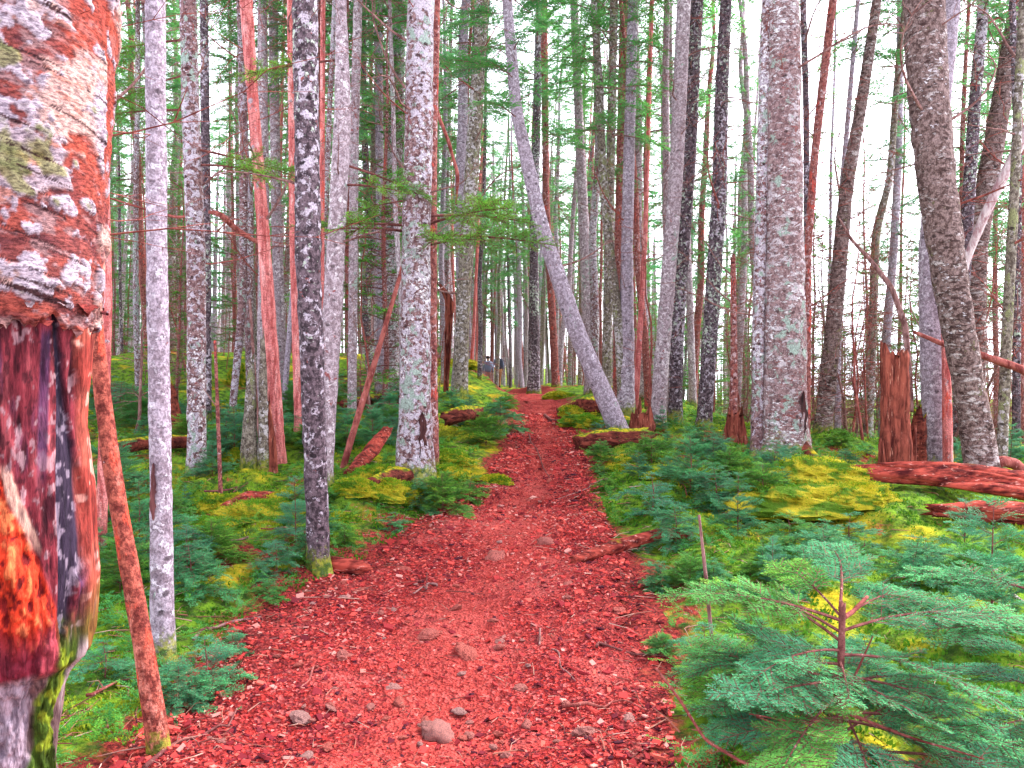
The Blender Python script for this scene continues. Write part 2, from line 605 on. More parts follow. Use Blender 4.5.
def ground_mat():
    k = NT('forest_floor')
    v = k.coords(False)
    lit = k.attr('tint')
    n1 = k.noise(v, 2.1, 5, .6)
    n2 = k.noise(v, 9, 5, .65)
    n3 = k.noise(v, 42, 4, .7)
    n4 = k.noise(v, 1.15, 3, .5)
    moss = k.mix(k.step(n2, .38, .60), (.035, .075, .014), (.15, .28, .018))
    moss = k.mix(k.step(n3, .52, .66, 0, .8), moss, (.055, .045, .02))
    moss = k.mix(k.step(n4, .54, .66), moss, k.mix(k.step(n2, .4, .65), (.20, .22, .014), (.55, .38, .018)))
    red = k.mix(k.step(n3, .35, .65), (.08, .014, .016), (.34, .045, .036))
    red = k.mix(k.step(n2, .55, .75), red, (.26, .085, .04))
    f = k.step(k.math('ADD', k.math('MULTIPLY', k.math('SUBTRACT', n1, .5), 1.1), k.math('ADD', lit, k.math('MULTIPLY', k.math('SUBTRACT', n2, .5), .7))), .42, .62)
    col = k.mix(f, moss, red)
    col = k.mix(.5, col, k.mix(k.step(n3, .3, .7), (.5, .5, .5), (1.3, 1.3, 1.3)), 'MULTIPLY')
    h = k.math('ADD', n2, k.math('MULTIPLY', n3, .6))
    return k.finish(col, .95, k.bump(h, 1.0, .03), .05)


def path_mat():
    k = NT('red_cinder_path')
    v = k.coords(False)
    n1 = k.noise(v, 1.4, 4, .6)
    n2 = k.noise(v, 7, 5, .65)
    n3 = k.noise(v, 38, 5, .7)
    vo = k.n('ShaderNodeTexVoronoi')
    k.l(v, vo.inputs['Vector'])
    vo.inputs['Scale'].default_value = 60
    vo2 = k.n('ShaderNodeTexVoronoi')
    k.l(v, vo2.inputs['Vector'])
    vo2.inputs['Scale'].default_value = 24
    sep = k.n('ShaderNodeSeparateColor')
    k.l(vo.outputs['Color'], sep.inputs[0])
    col = k.mix(k.step(n3, .36, .62), (.10, .008, .011), (.40, .034, .028))
    col = k.mix(k.step(sep.outputs[0], .70, .95, 0, .8), col, (.56, .12, .11))
    col = k.mix(k.step(sep.outputs[1], .76, .95, 0, .8), col, (.085, .013, .020))
    col = k.mix(k.step(n1, .48, .66, 0, .6), col, (.52, .105, .092))
    col = k.mix(k.step(n2, .54, .68, 0, .7), col, (.15, .018, .022))
    worn = k.math('ADD', k.attr('tint'), k.math('MULTIPLY', k.math('SUBTRACT', n2, .5), 1.1))
    col = k.mix(k.step(worn, .05, .50, .5, 0), col, k.mix(k.step(n3, .4, .6), (.36, .040, .034), (.54, .098, .078)))
    col = k.mix(k.step(worn, .70, 1.05, 0, .7), col, k.mix(k.step(n3, .4, .6), (.09, .014, .016), (.26, .040, .034)))
    h = k.math('ADD', k.math('MULTIPLY', n3, .8), k.math('ADD', n2, k.math('MULTIPLY', vo.outputs['Distance'], 1.0)))
    h = k.math('ADD', h, k.math('MULTIPLY', vo2.outputs['Distance'], .8))
    return k.finish(col, .95, k.bump(h, 1.0, .022), .06)


def chip_mat(name, stops):
    k = NT(name)
    t = k.attr('tint')
    r = k.n('ShaderNodeValToRGB')
    els = r.color_ramp.elements
    while len(els) < len(stops):
        els.new(.5)
    for e, (p, c) in zip(els, stops):
        e.position = p
        e.color = (*c, 1)
    r.color_ramp.interpolation = 'LINEAR'
    k.l(t, r.inputs[0])
    return k.finish(r.outputs[0], .9, None, .1)


M['ground'] = ground_mat()
M['path'] = path_mat()
M['chips'] = chip_mat('cinder_chips', [(0, (.045, .008, .016)), (.3, (.18, .016, .022)), (.62, (.44, .044, .038)), (.85, (.56, .095, .070)), (1, (.52, .22, .19))])
M['litter'] = chip_mat('twig_and_leaf_litter', [(0, (.06, .018, .020)), (.4, (.18, .055, .045)), (.7, (.30, .12, .085)), (1, (.42, .27, .22))])


def paint_mat(name, rough=.9, along=(1, 1, .25), spec=.1):
    k = NT(name)
    v = k.coords(False)
    c = k.mix(1.0, k.attr('paint', 'Color'), (.80, .76, .82), 'MULTIPLY')
    n = k.noise(k.scaled(v, along), 60, 5, .7)
    n2 = k.noise(k.scaled(v, along), 160, 3, .7)
    col = k.mix(.85, c, k.mix(k.step(n, .34, .66), (.22, .18, .22), (1.3, 1.26, 1.22)), 'MULTIPLY')
    return k.finish(col, rough, k.bump(k.math('ADD', n, k.math('MULTIPLY', n2, .5)), .8, .008), spec)


M['paint_wood'] = paint_mat('weathered_birch_wood', .8, (1, 1, .16))
M['paint_bark'] = paint_mat('peeling_birch_bark', .85, (1, 1, 2.5))


def stone_mat():
    k = NT('red_lava_stone')
    v = k.coords()
    n = k.noise(v, 14, 5, .65)
    oi = k.n('ShaderNodeObjectInfo')
    col = k.mix(k.step(n, .35, .65), (.16, .026, .024), (.52, .12, .09))
    col = k.mix(k.step(oi.outputs['Random'], .35, 1, 0, .8), col, k.mix(n, (.16, .10, .10), (.42, .24, .21)))
    return k.finish(col, .9, k.bump(k.noise(v, 60, 4, .7), .8, .01))


M['stone'] = stone_mat()


# ------------------------------------------------------------------ ground sheets
def path_relief(X, Y):
    rel = .020 * fbm(xyz(X * 4.2, Y * 4.2), 51, 3) + .008 * fbm(xyz(X * 18, Y * 18), 53, 2)
    # low worn steps across the trail
    return rel + .018 * np.tanh(4 * fbm(xyz(X * .8, Y * 2.3), 57, 2)) * .5


def build_ground():
    ys = np.concatenate([np.arange(-2.5, 2, .25), np.arange(2, 16, .045), np.arange(16, 30, .12), np.geomspace(30, 260, 60)])
    us = np.sinh(np.linspace(-3.1, 3.1, 620)) / math.sinh(3.1)
    X = us[None, :] * np.maximum(7.5, ys * 1.1 + 3)[:, None]
    # keep fine columns round the middle of the picture
    Y = np.repeat(ys[:, None], X.shape[1], 1)
    u = path_u(X, Y)
    near = sstep(26, 14, Y)
    Z = H(X, Y) - .035 * sstep(-.02, -.12, u) * sstep(40, 30, Y)
    Z = Z + .020 * near * sstep(.0, .25, u) * fbm(xyz(X * 8, Y * 8), 21, 2) * sstep(60, 30, Y)
    lit = .26 + .55 * sstep(.5, -.05, u) + .24 * sstep(3.4, 3.0, Y) + .25 * fbm(xyz(X * .5, Y * .5), 31, 2)
    b = MB()
    b.add(xyz(X, Y, Z), grid_quads(*X.shape), c=lit.ravel())
    o = link('ground', b.mesh('ground', M['ground']))
    tag(o, kind='structure')
    # trail
    ys = np.concatenate([np.arange(-2.5, 2, .2), np.arange(2, 14, .03), np.arange(14, 40, .1)])
    t = np.linspace(-1, 1, 130)
    l, r = path_edges(ys)
    rag = lambda s: .16 * fbm(xyz(ys * 1.7, s), 41, 4) + .05 * fbm(xyz(ys * 9, s), 43, 2)
    l2, r2 = l + rag(3.), r + rag(9.)
    X = (l2 + r2)[:, None] / 2 + (r2 - l2)[:, None] / 2 * t[None]
    Y = np.repeat(ys[:, None], len(t), 1) + .03 * fbm(xyz(X * 5, X * 0), 3, 2)
    u = path_u(X, Y)
    edge = sstep(1.0, .93, np.abs(t))[None]
    Z = H(X, Y) + .010 * edge - .012 * (1 - edge)
    Z = Z + path_relief(X, Y) * edge * sstep(30, 16, Y)
    b = MB()
    b.add(xyz(X, Y, Z), grid_quads(*X.shape), c=np.repeat(np.abs(t)[None], len(ys), 0).ravel())
    p = link('path', b.mesh('path', M['path']))
    tag(p, kind='structure')


build_ground()


# ------------------------------------------------------------------ conifer foliage
UP = np.array([0, 0, 1.])


def norm(v):
    return v / np.maximum(np.linalg.norm(v, axis=-1, keepdims=True), 1e-9)


def needle_quads(b, S, U, N, Ln, spacing, nl, nw, rng, m=0, tint=None, ang=.9):
    K = np.maximum(2, np.round(Ln / spacing).astype(int))
    idx = np.repeat(np.arange(len(S)), K)
    first = np.repeat(np.cumsum(K) - K, K)
    t = (np.arange(len(idx)) - first + .5) / K[idx]
    base = S[idx] + U[idx] * (Ln[idx] * t)[:, None]
    side = norm(np.cross(N, U))[idx]
    tint = np.full(len(S), .5) if tint is None else tint
    for sg in (-1, 1):
        dr = U[idx] * .55 + side * sg * ang + N[idx] * rng.uniform(-.1, .35, (len(idx), 1)) + rng.normal(0, .12, (len(idx), 3))
        dr = norm(dr)
        L = nl * rng.uniform(.7, 1.15, len(idx)) * (1 - .35 * t)
        tip = base + dr * L[:, None]
        mid = base + dr * (L * .6)[:, None]
        wv = norm(np.cross(dr, N[idx] + rng.normal(0, .35, (len(idx), 3))))
        V = np.stack([base - wv * nw * .3, mid - wv * nw * .5, tip, mid + wv * nw * .5], 1)
        Q = np.arange(len(idx) * 4).reshape(-1, 4)
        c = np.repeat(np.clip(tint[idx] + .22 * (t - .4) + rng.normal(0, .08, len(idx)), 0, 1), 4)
        b.add(V.reshape(-1, 3), Q, m=m, c=c)


def fir_branches(b, rng, branches, sub_sp=.05, sub_frac=.45, spacing=.006, nl=.02, nw=.0025, r0=.006, sub2=False, mn=0, mw=1, bare=.12, tips=.35, fwd=.68, fluff=.12):
    """branches: list of (start, azimuth, elev, length, droop)"""
    S1, U1, N1, L1, C1 = [], [], [], [], []
    A0, A1, RA, RB = [], [], [], []
    for st, az, el, L, dp in branches:
        ns = max(5, int(L / max(.06, sub_sp)))
        t = np.linspace(0, 1, ns + 1)
        wob = rng.normal(0, .04)
        r = L * t
        P = np.array(st)[None] + np.stack([np.cos(az + wob * 4 * t * t) * r * math.cos(el), np.sin(az + wob * 4 * t * t) * r * math.cos(el), L * (math.sin(el) * t - dp * t * t)], 1)
        rr = r0 * (L / .5) ** .5 * (1 - .85 * t)
        A0.append(P[:-1]); A1.append(P[1:]); RA.append(rr[:-1]); RB.append(rr[1:])
        T = norm(np.gradient(P, axis=0))
        n = max(3, int(L / sub_sp))
        ts = bare + (1 - bare) * (np.arange(n) + rng.uniform(.2, .8, n)) / n
        Ps = np.stack([np.interp(ts, t, P[:, k]) for k in range(3)], 1)
        Ts = norm(np.stack([np.interp(ts, t, T[:, k]) for k in range(3)], 1))
        side = norm(np.cross(Ts, UP))
        N = norm(np.cross(side, Ts))
        for sg in (-1, 1):
            ln = sub_frac * L * np.power(np.clip(1.02 - ts, .02, 1), .75) * np.minimum(1, .45 + 2.2 * (ts - bare)) * rng.uniform(.6, 1.15, n) + sub_sp * .5
            D = norm(Ts * fwd + side * sg * (1 - .35 * fwd) + N * rng.uniform(-fluff, fluff, (n, 1)) + rng.normal(0, .06, (n, 3)))
            S1.append(Ps); U1.append(D); N1.append(N); L1.append(ln)
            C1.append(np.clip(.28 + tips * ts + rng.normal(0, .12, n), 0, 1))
        S1.append(P[-2:-1]); U1.append(T[-1:]); N1.append(norm(np.cross(norm(np.cross(T[-1:], UP)), T[-1:]))); L1.append(np.array([sub_sp * 1.6])); C1.append(np.array([.7]))
        # needles on the branch itself
        k0 = int(len(t) * .45)
        seg = P[k0 + 1:] - P[k0:-1]
        S1.append(P[k0:-1]); U1.append(norm(seg)); N1.append(norm(np.cross(norm(np.cross(seg, UP)), seg))); L1.append(np.linalg.norm(seg, axis=1)); C1.append(np.full(len(seg), .35))
    S, U, N, L, C = (np.concatenate(a) for a in (S1, U1, N1, L1, C1))
    if sub2:
        k = L > sub_sp * 2.2
        s2 = []
        for f in np.arange(.25, .95, .17):
            for sg in (-1, 1):
                side = norm(np.cross(N[k], U[k]))
                D = norm(U[k] * .7 + side * sg * .7 + N[k] * rng.uniform(-fluff, fluff, (k.sum(), 1)) + rng.normal(0, .06, (k.sum(), 3)))
                ff = f + rng.uniform(-.06, .06, k.sum())
                s2.append((S[k] + U[k] * (L[k] * ff)[:, None], D, N[k], L[k] * (.48 * (1.05 - f)) + .012, np.clip(C[k] + .1, 0, 1)))
        S, U, N, L, C = (np.concatenate([a] + [q[i] for q in s2]) for i, a in enumerate((S, U, N, L, C)))
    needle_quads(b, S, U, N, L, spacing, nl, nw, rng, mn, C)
    V, Q = sticks(np.concatenate(A0), np.concatenate(A1), np.concatenate(RA), np.concatenate(RB), 4)
    b.add(V, Q, m=mw)
    V, Q = sticks(S, S + U * L[:, None], r0 * .32, r0 * .12, 3)
    b.add(V, Q, m=mw)


def whorl_list(rng, z0, z1, R, n, elev, droop, dz, taper=.8, skip=.2, fat=1.0):
    br = []
    z = z0
    a0 = rng.uniform(0, 6.28)
    while z < z1:
        f = (z - z0) / (z1 - z0)
        for k in range(n):
            if rng.random() < skip:
                continue
            L = R * (1 - f) ** taper * rng.uniform(.55, 1.15) + .06 * R
            br.append((np.array([0, 0, z + rng.uniform(-.4, .4) * dz]), a0 + k * 6.283 / n + rng.normal(0, .25), elev + .35 * f + rng.normal(0, .1), L, droop * rng.uniform(.6, 1.3)))
        a0 += 2.4
        z += dz * rng.uniform(.8, 1.25)
    return br


def dead_twigs(b, rng, z0, z1, n, Lm, m=1, rb=.007, ang=.1):
    """bare twiggy limbs round a stem"""
    A, B, R0, R1 = [], [], [], []
    for i in range(n):
        z = rng.uniform(z0, z1)
        az = rng.uniform(0, 6.283)
        L = Lm * rng.uniform(.35, 1.2)
        p = np.array([0, 0, z])
        el = rng.normal(ang, .35)
        segs = 5
        r = rb * rng.uniform(.6, 1.3)
        for s in range(segs):
            d = np.array([math.cos(az) * math.cos(el), math.sin(az) * math.cos(el), math.sin(el)])
            q = p + d * L / segs
            A.append(p); B.append(q); R0.append(r * (1 - s / segs * .8)); R1.append(r * (1 - (s + 1) / segs * .8))
            if s > 0:
                for sg in (-1, 1):
                    if rng.random() < .75:
                        a2 = az + sg * rng.uniform(.5, 1.1)
                        l2 = L * rng.uniform(.12, .42)
                        e2 = el + rng.normal(0, .3)
                        e = q + np.array([math.cos(a2) * math.cos(e2), math.sin(a2) * math.cos(e2), math.sin(e2)]) * l2
                        A.append(q); B.append(e); R0.append(r * .45); R1.append(r * .15)
            p = q
            az += rng.normal(0, .22)
            el += rng.normal(0, .18)
    V, Q = sticks(A, B, R0, R1, 4)
    b.add(V, Q, m=m)


def crown_mesh(seed, Hc=8.0, R=1.5, skip=.3, dz=.42, nper=5, dead_z=-3.0, ndead=26, green='needle_crown', dens=1.0):
    rng = np.random.default_rng(seed)
    b = MB()
    br = whorl_list(rng, 0, Hc, R, nper, .12, .30, dz, .75, skip)
    br = [(p, a, e + rng.normal(0, .16), L, d * rng.uniform(.6, 1.7)) for p, a, e, L, d in br]
    fir_branches(b, rng, br, sub_sp=.13, sub_frac=.46, spacing=.036 / dens, nl=.085, nw=.026, r0=.009, bare=.2, tips=.35, fluff=.55)
    dead_twigs(b, rng, dead_z, 1.5, ndead, 1.0, ang=.0, rb=.005)
    return b.mesh('crown', [M[green], M['dead']], False)


CROWNS = [crown_mesh(100 + i, Hc=(8.5, 7.5, 9.0, 8.0, 7.0, 8.5)[i], R=(1.5, 1.25, 1.7, 1.3, 1.1, 1.6)[i], skip=(.3, .4, .25, .45, .35, .5)[i]) for i in range(6)]
DEADTOPS = []
for i in range(2):
    _b = MB()
    dead_twigs(_b, np.random.default_rng(140 + i), -3.5, 6.5, 70, 1.2)
    DEADTOPS.append(_b.mesh('dead_crown', [M['dead'], M['dead_red']], False))
YOUNG = []
for i in range(4):
    _rng = np.random.default_rng(150 + i)
    _b = MB()
    fir_branches(_b, _rng, whorl_list(_rng, .5, 5.0, .95, 5, .12, .2, .26, .8, .25), sub_sp=.10, sub_frac=.42, spacing=.028, nl=.065, nw=.016, r0=.006, bare=.15, tips=.35, fluff=.45)
    dead_twigs(_b, _rng, .3, 2.0, 14, .6, rb=.004)
    YOUNG.append(_b.mesh('young_crown', [M['needle_green'], M['twig']], False))


# dead branches used as parts of the nearer trunks (they point along +X)
def branch_mesh(seed, L, mat, r=.011):
    rng = np.random.default_rng(seed)
    b = MB()
    p = np.array([-.04, 0, 0.])
    az, el = 0.0, rng.normal(.05, .2)
    n = 9
    pts = [p]
    for s in range(n):
        az += rng.normal(0, .16)
        el += rng.normal(0.03, .17)
        p = p + np.array([math.cos(az) * math.cos(el), math.sin(az) * math.cos(el), math.sin(el)]) * L / n
        pts.append(p)
    pts = np.array(pts)
    rr = r * (1 - .85 * np.linspace(0, 1, n + 1))
    b.add(*tube(np.c_[pts, rr], 6, L / 24, .12, 20, seed))
    A, B, R0, R1 = [], [], [], []
    for s in range(2, n + 1):
        for sg in (-1, 1):
            if rng.random() < .6:
                d = norm(pts[s] - pts[s - 1] + rng.normal(0, .04 * L / n, 3))
                sd_ = norm(np.cross(d, UP)) * sg
                q = pts[s]
                for k in range(3):
                    e = q + norm(d * .7 + sd_ * .8 + rng.normal(0, .25, 3)) * L * rng.uniform(.05, .11)
                    A.append(q); B.append(e); R0.append(r * .35 * (1 - k * .28)); R1.append(r * .35 * (1 - (k + 1) * .28))
                    q = e
    V, Q = sticks(A, B, R0, R1, 4)
    b.add(V, Q)
    return b.mesh('branch', M[mat], True)


BRANCH = [branch_mesh(200 + i, (.9, 1.3, .6, 1.1, .45, 1.5)[i], ('dead', 'dead_red', 'dead', 'dead', 'dead_red', 'dead')[i], (.011, .014, .008, .012, .009, .016)[i]) for i in range(6)]


def green_branch_mesh(seed, L, mat='needle_bright'):
    rng = np.random.default_rng(seed)
    b = MB()
    fir_branches(b, rng, [(np.array([0, 0, 0.]), 0.0, .1, L, .12)], sub_sp=.075, sub_frac=.40, spacing=.016, nl=.036, nw=.007, r0=.010, sub2=True, bare=.3, tips=.6, fluff=.75)
    return b.mesh('green_branch', [M[mat], M['twig']], False)


GREENB = [green_branch_mesh(220, 1.5), green_branch_mesh(221, 1.1), green_branch_mesh(222, .8)]

# ------------------------------------------------------------------ trees
rnd = random.Random(7)
HEROES = {}


def px_point(px, py, d):
    return np.array([(px - 512) / F * d, d, EYE + (HOR - py) / F * d])


def hero(name, bark, pts, label, cat='tree', depth=None, total=14.0, crown=None, cz=None, nbr=5, br_lo=1.6, br_hi=6.0, flare=.5, sides=18, step=.05, lump=.07, group=None,
         snap=False, ztop=None, lean=0.0, seed=None, jag=0.0, ridge=0.0):
    """pts: (px, py, width px) from the base up. Returns the root; parts trunk, branch, crown."""
    seed = seed if seed is not None else (int(pts[0][0] * 7 + pts[0][1]) % 900)
    if depth is None:
        bx, d, bz = ground_at(pts[0][0], pts[0][1])
    else:
        d = depth
        bx = (pts[0][0] - 512) / F * d
        bz = float(H(bx, d))
    W0 = [px_point(p[0], p[1], d + lean * i) for i, p in enumerate(pts)]
    R0 = [p[2] / 2 * (d + lean * i) / F for i, p in enumerate(pts)]
    base = np.array([bx, d, bz])
    P = [np.r_[w - base, r] for w, r in zip(W0, R0)]
    # foot in the ground
    if P[0][2] > .05 or P[0][2] < -.05:
        P[0][2] = 0.0 if len(P) > 1 and P[1][2] > .1 else P[0][2]
    P.insert(0, np.r_[P[0][0] - .02 * (P[1][0] - P[0][0]) / max(.2, P[1][2] - P[0][2]), P[0][1], P[0][2] - .18, P[0][3] * 1.08])
    if not snap:
        top = P[-1]
        dirv = (P[-1] - P[-2])[:3]
        dirv = dirv / max(.01, dirv[2])
        rise = max(.5, total - top[2])
        bend = .45
        for f in (.35, .7, 1.0):
            P.append(np.r_[top[0] + dirv[0] * rise * f * (1 - bend * f), top[1] + dirv[1] * rise * f * .5, top[2] + rise * f, max(.012, top[3] * (1 - .85 * f))])
    P = np.array(P)
    rt = root(name, base, label, cat, group)
    b = MB()
    b.add(*tube(P, sides, step, lump, 7.0 / max(.6, R0[0] * 6), seed, horiz=True, flare=flare, jag1=jag, ridge=ridge))
    tr = link('trunk', b.mesh('trunk', BARK[bark]), rt)
    A = resample(P, .1)

    def at(z):
        return np.array([np.interp(z, A[:, 2], A[:, k]) for k in range(4)])
    r2 = random.Random(seed + 5)
    for i in range(nbr):
        z = br_lo + (min(br_hi, A[-1, 2] - .2) - br_lo) * (i + r2.random()) / max(1, nbr)
        q = at(z)
        br = link('branch', r2.choice(BRANCH), rt)
        az = r2.uniform(0, 6.283)
        br.location = (q[0] + math.cos(az) * q[3] * .7, q[1] + math.sin(az) * q[3] * .7, z)
        br.rotation_euler = (r2.uniform(-.6, .6), r2.uniform(-.5, .25), az)
        s = r2.uniform(.5, 1.15) * (1 if d > 5 else .7)
        br.scale = (s, s, s)
    if not snap and crown is not None:
        c = link('crown', CROWNS[crown] if crown >= 0 else DEADTOPS[-crown - 1], rt)
        zc = cz if cz is not None else total * .5
        q = at(zc)
        c.location = (q[0], q[1], zc)
        c.rotation_euler = (0, 0, r2.uniform(0, 6.28))
        tp = A[-1]
        sz = (tp[2] - zc) / (8.0 if crown >= 0 else 6.5)
        c.scale = (1, 1, max(.5, sz))
        k = (tp[:3] - q[:3]) / max(.5, (tp[2] - zc))
        # follow the lean of the top
        c.rotation_euler = (-math.atan(k[1]), math.atan(k[0]), 0)
    HEROES[label] = (rt, at, d)
    return rt, at, d


FIRG = None
hero('fir_tree', 'grey', [(163, 666, 23), (161, 500, 21), (157, 260, 20), (155, 0, 19)], 'slim smooth mauve-grey fir beside the reddish leaning sapling left of the path', crown=1, total=12, cz=7, nbr=4, br_lo=3, br_hi=6)
hero('fir_tree', 'lichen', [(197, 478, 18), (196, 250, 18), (190, 100, 17), (188, 0, 16)], 'red-and-white lichen-flecked fir right of the slim grey trunk', crown=0, total=14, nbr=7)
hero('fir_tree', 'dark', [(207, 440, 9), (206, 200, 9), (204, 0, 8)], 'thin dark fir half hidden behind the lichen-flecked trunk', crown=3, total=14, depth=12, nbr=7)
t6 = hero('dead_tree', 'redwood', [(277, 462, 18), (273, 380, 15), (264, 240, 12), (252, 90, 11), (246, 0, 13)], 'dead fir stripped to salmon-red bare wood, left of the dark spotted trunk', crown=-1, total=11, nbr=6, flare=.2)
hero('fir_tree', 'pale', [(262, 450, 11), (264, 200, 10), (262, 0, 9)], 'pale grey fir close behind the stripped red tree', depth=13, crown=4, total=15, nbr=6)
hero('fir_tree', 'pale', [(282, 430, 12), (276, 200, 10), (273, 0, 9)], 'grey fir between the stripped red tree and the dark spotted trunk', depth=14.5, crown=2, total=15, nbr=6)
hero('dead_tree', 'redwood', [(299, 455, 9), (293, 240, 7), (290, 0, 6)], 'thin orange-red dead trunk left of the dark spotted trunk', depth=10, crown=-2, total=10, nbr=5, flare=.2)
hero('fir_tree', 'dark', [(319, 571, 22), (314, 420, 23), (308, 250, 25), (305, 0, 25)], 'dark trunk blotched with pale green lichen standing at the left edge of the path', crown=2, total=13, cz=7.5, nbr=7, br_lo=2.6, lump=.10)
hero('fir_tree', 'pale', [(322, 486, 19), (328, 380, 20), (337, 230, 18), (343, 110, 17), (341, 0, 10)], 'pinkish lichened fir slanting behind the dark spotted trunk', crown=5, total=13, nbr=7)
hero('fir_tree', 'pale', [(352, 420, 9), (354, 150, 9), (358, 0, 9)], 'slender pale fir whose top stands right of the pinkish slanting fir', depth=12.5, crown=3, total=14, nbr=6)
hero('dead_tree', 'redwood', [(321, 430, 6), (322, 200, 5), (323, 0, 5)], 'needle-thin red dead trunk just behind the dark spotted trunk', depth=12, crown=-1, total=10, nbr=4, flare=.2)
hero('fir_tree', 'grey', [(382, 420, 10), (380, 200, 8), (378, 0, 8)], 'slim grey-blue fir midway between the pinkish slanting fir and the thick lichened fir', depth=15, crown=0, total=16, nbr=6)
hero('fir_tree', 'lichen', [(391, 398, 20), (392, 240, 17), (397, 100, 14), (400, 0, 12)], 'red-flecked fir just left of the thick lichened fir', crown=3, total=15, nbr=7)
hero('fir_tree', 'lichen', [(414, 478, 34), (415, 400, 32), (416, 250, 29), (419, 100, 28), (421, 0, 27)], 'thick lichened fir with yellow-green moss at its foot at the left bend of the path', crown=2, total=14, cz=7.5, nbr=8, br_lo=2.2, flare=.3, sides=24)
hero('fir_tree', 'brownred', [(433, 468, 13), (431, 350, 12), (432, 150, 10), (436, 0, 9)], 'thin reddish fir pressed against the right side of the thick lichened fir', crown=4, total=13, nbr=8)
hero('fir_tree', 'olive', [(460, 396, 15), (463, 300, 14), (471, 180, 14), (483, 0, 13)], 'mossy olive fir leaning slightly right above the bushes at the path bend', crown=1, total=15, nbr=10)
tl = hero('leaning_tree', 'grey', [(622, 438, 22), (606, 400, 21), (576, 330, 19), (541, 225, 15.5), (516, 110, 12), (507, 0, 10)], 'leaning grey-barked tree slanting over the path from right to left', crown=3, total=9, nbr=3, flare=.15, lump=.04)
hero('fir_tree', 'pale', [(592, 400, 14), (585, 250, 11), (579, 120, 9), (574, 0, 8)], 'straight pinkish-grey fir rising behind the leaning tree', depth=18, crown=4, total=15, nbr=7)
hero('fir_tree', 'brownred', [(556, 396, 8), (546, 200, 7), (544, 0, 7)], 'thin brown fir seen left of the leaning tree beyond the path crest', depth=22, crown=5, total=16, nbr=6)
hero('fir_tree', 'dark', [(534, 393, 13), (534, 250, 9), (537, 100, 8)], 'dark-footed fir at the crest where the path disappears', depth=21, crown=0, total=15, nbr=6)
hero('fir_tree', 'olive', [(606, 408, 10), (609, 240, 9), (614, 0, 8)], 'leftmost of three close dark trunks right of the leaning tree', depth=15, crown=1, total=16, nbr=10)
hero('fir_tree', 'brownred', [(617, 410, 9), (619, 240, 9), (624, 0, 8)], 'middle and thinnest of three close dark trunks right of the leaning tree', depth=16, crown=3, total=15, nbr=9)
hero('fir_tree', 'grey', [(626, 424, 18), (627, 240, 12), (633, 0, 10)], 'rightmost and thickest-footed of three close trunks right of the leaning tree', depth=13, crown=2, total=15, nbr=9)
hero('dead_tree', 'redwood', [(635, 425, 6), (645, 240, 5), (652, 0, 4)], 'very thin reddish dead trunk left of the grey twin trunks', depth=13.5, crown=-2, total=11, nbr=5, flare=.2)
hero('fir_tree', 'pale', [(657, 430, 15), (664, 330, 15), (676, 180, 14), (684, 0, 14)], 'lavender-grey left trunk of the twin trunks right of the leaning tree', depth=12, crown=0, total=14, nbr=7)
hero('fir_tree', 'dark', [(675, 430, 14), (677, 330, 14), (690, 150, 13), (697, 0, 13)], 'darker right trunk of the twin trunks right of the leaning tree', depth=12.6, crown=5, total=14, nbr=9)
hero('fir_tree', 'dark', [(704, 428, 15), (711, 320, 15), (719, 200, 15), (722, 80, 13), (726, 0, 11)], 'blackish fir with bare spreading branches against the bright sky', depth=12, crown=-1, total=13, nbr=12, br_lo=3)
hero('snag', 'brownred', [(733, 438, 9), (734, 350, 7), (733, 256, 5)], 'thin brown broken-off snag between the blackish fir and the thick pink-brown trunk', depth=11, snap=True, nbr=3, br_hi=3, flare=.9, jag=.1, cat='dead tree')
hero('fir_tree', 'lichen', [(757, 474, 13), (759, 300, 12), (764, 100, 11), (767, 0, 10)], 'slim reddish fir pressed against the left side of the thick pink-brown trunk', depth=8.9, crown=4, total=12, nbr=6)
big = hero('fir_tree', 'bigpatch', [(784, 466, 46), (784, 400, 43), (784, 250, 38), (783, 100, 34), (783, 0, 32)], 'thick pink-brown trunk with banded lichen and a mossy foot right of the path', depth=8.9, crown=2, total=13, cz=7.5, nbr=6, br_lo=2.6, flare=.32, sides=28, step=.04)
hero('fir_tree', 'dark', [(806, 440, 7), (807, 240, 6), (806, 100, 6), (803, 0, 6)], 'thin dark stem right behind the thick pink-brown trunk', depth=11, crown=-2, total=9, nbr=8)
hero('dead_tree', 'brownred', [(806, 450, 8), (808, 250, 7), (815, 150, 8), (828, 40, 8), (833, 0, 8)], 'crooked reddish stem curving right above the thick pink-brown trunk', depth=10.5, crown=-1, total=9, nbr=4, flare=.2)
hero('fir_tree', 'banded', [(823, 440, 17), (834, 320, 16), (846, 190, 13), (862, 100, 11), (877, 0, 9)], 'crooked grey tree with a kink high up, against the bright sky', depth=11.5, crown=1, total=12, nbr=6, cz=8)
hero('fir_tree', 'grey', [(838, 430, 6), (838, 240, 6), (846, 140, 5), (858, 0, 4)], 'thin stem rising beside the kinked grey tree', depth=12.5, crown=-2, total=11, nbr=5)
hero('fir_tree', 'olive', [(868, 440, 9), (876, 230, 8), (890, 180, 7), (897, 80, 6), (905, 0, 5)], 'thin wavy stem between the kinked grey tree and the striped leaning trunk', depth=13, crown=3, total=11, nbr=6)
rb = hero('birch_tree', 'banded', [(984, 484, 30), (978, 440, 30), (966, 370, 29), (950, 280, 33), (936, 180, 36), (927, 80, 38), (924, 0, 38)], 'thick horizontally striped brown trunk leaning left behind the red log', depth=7.7, crown=0, total=9, cz=6.5, nbr=4, br_lo=2.2, flare=.3, sides=24, step=.035)
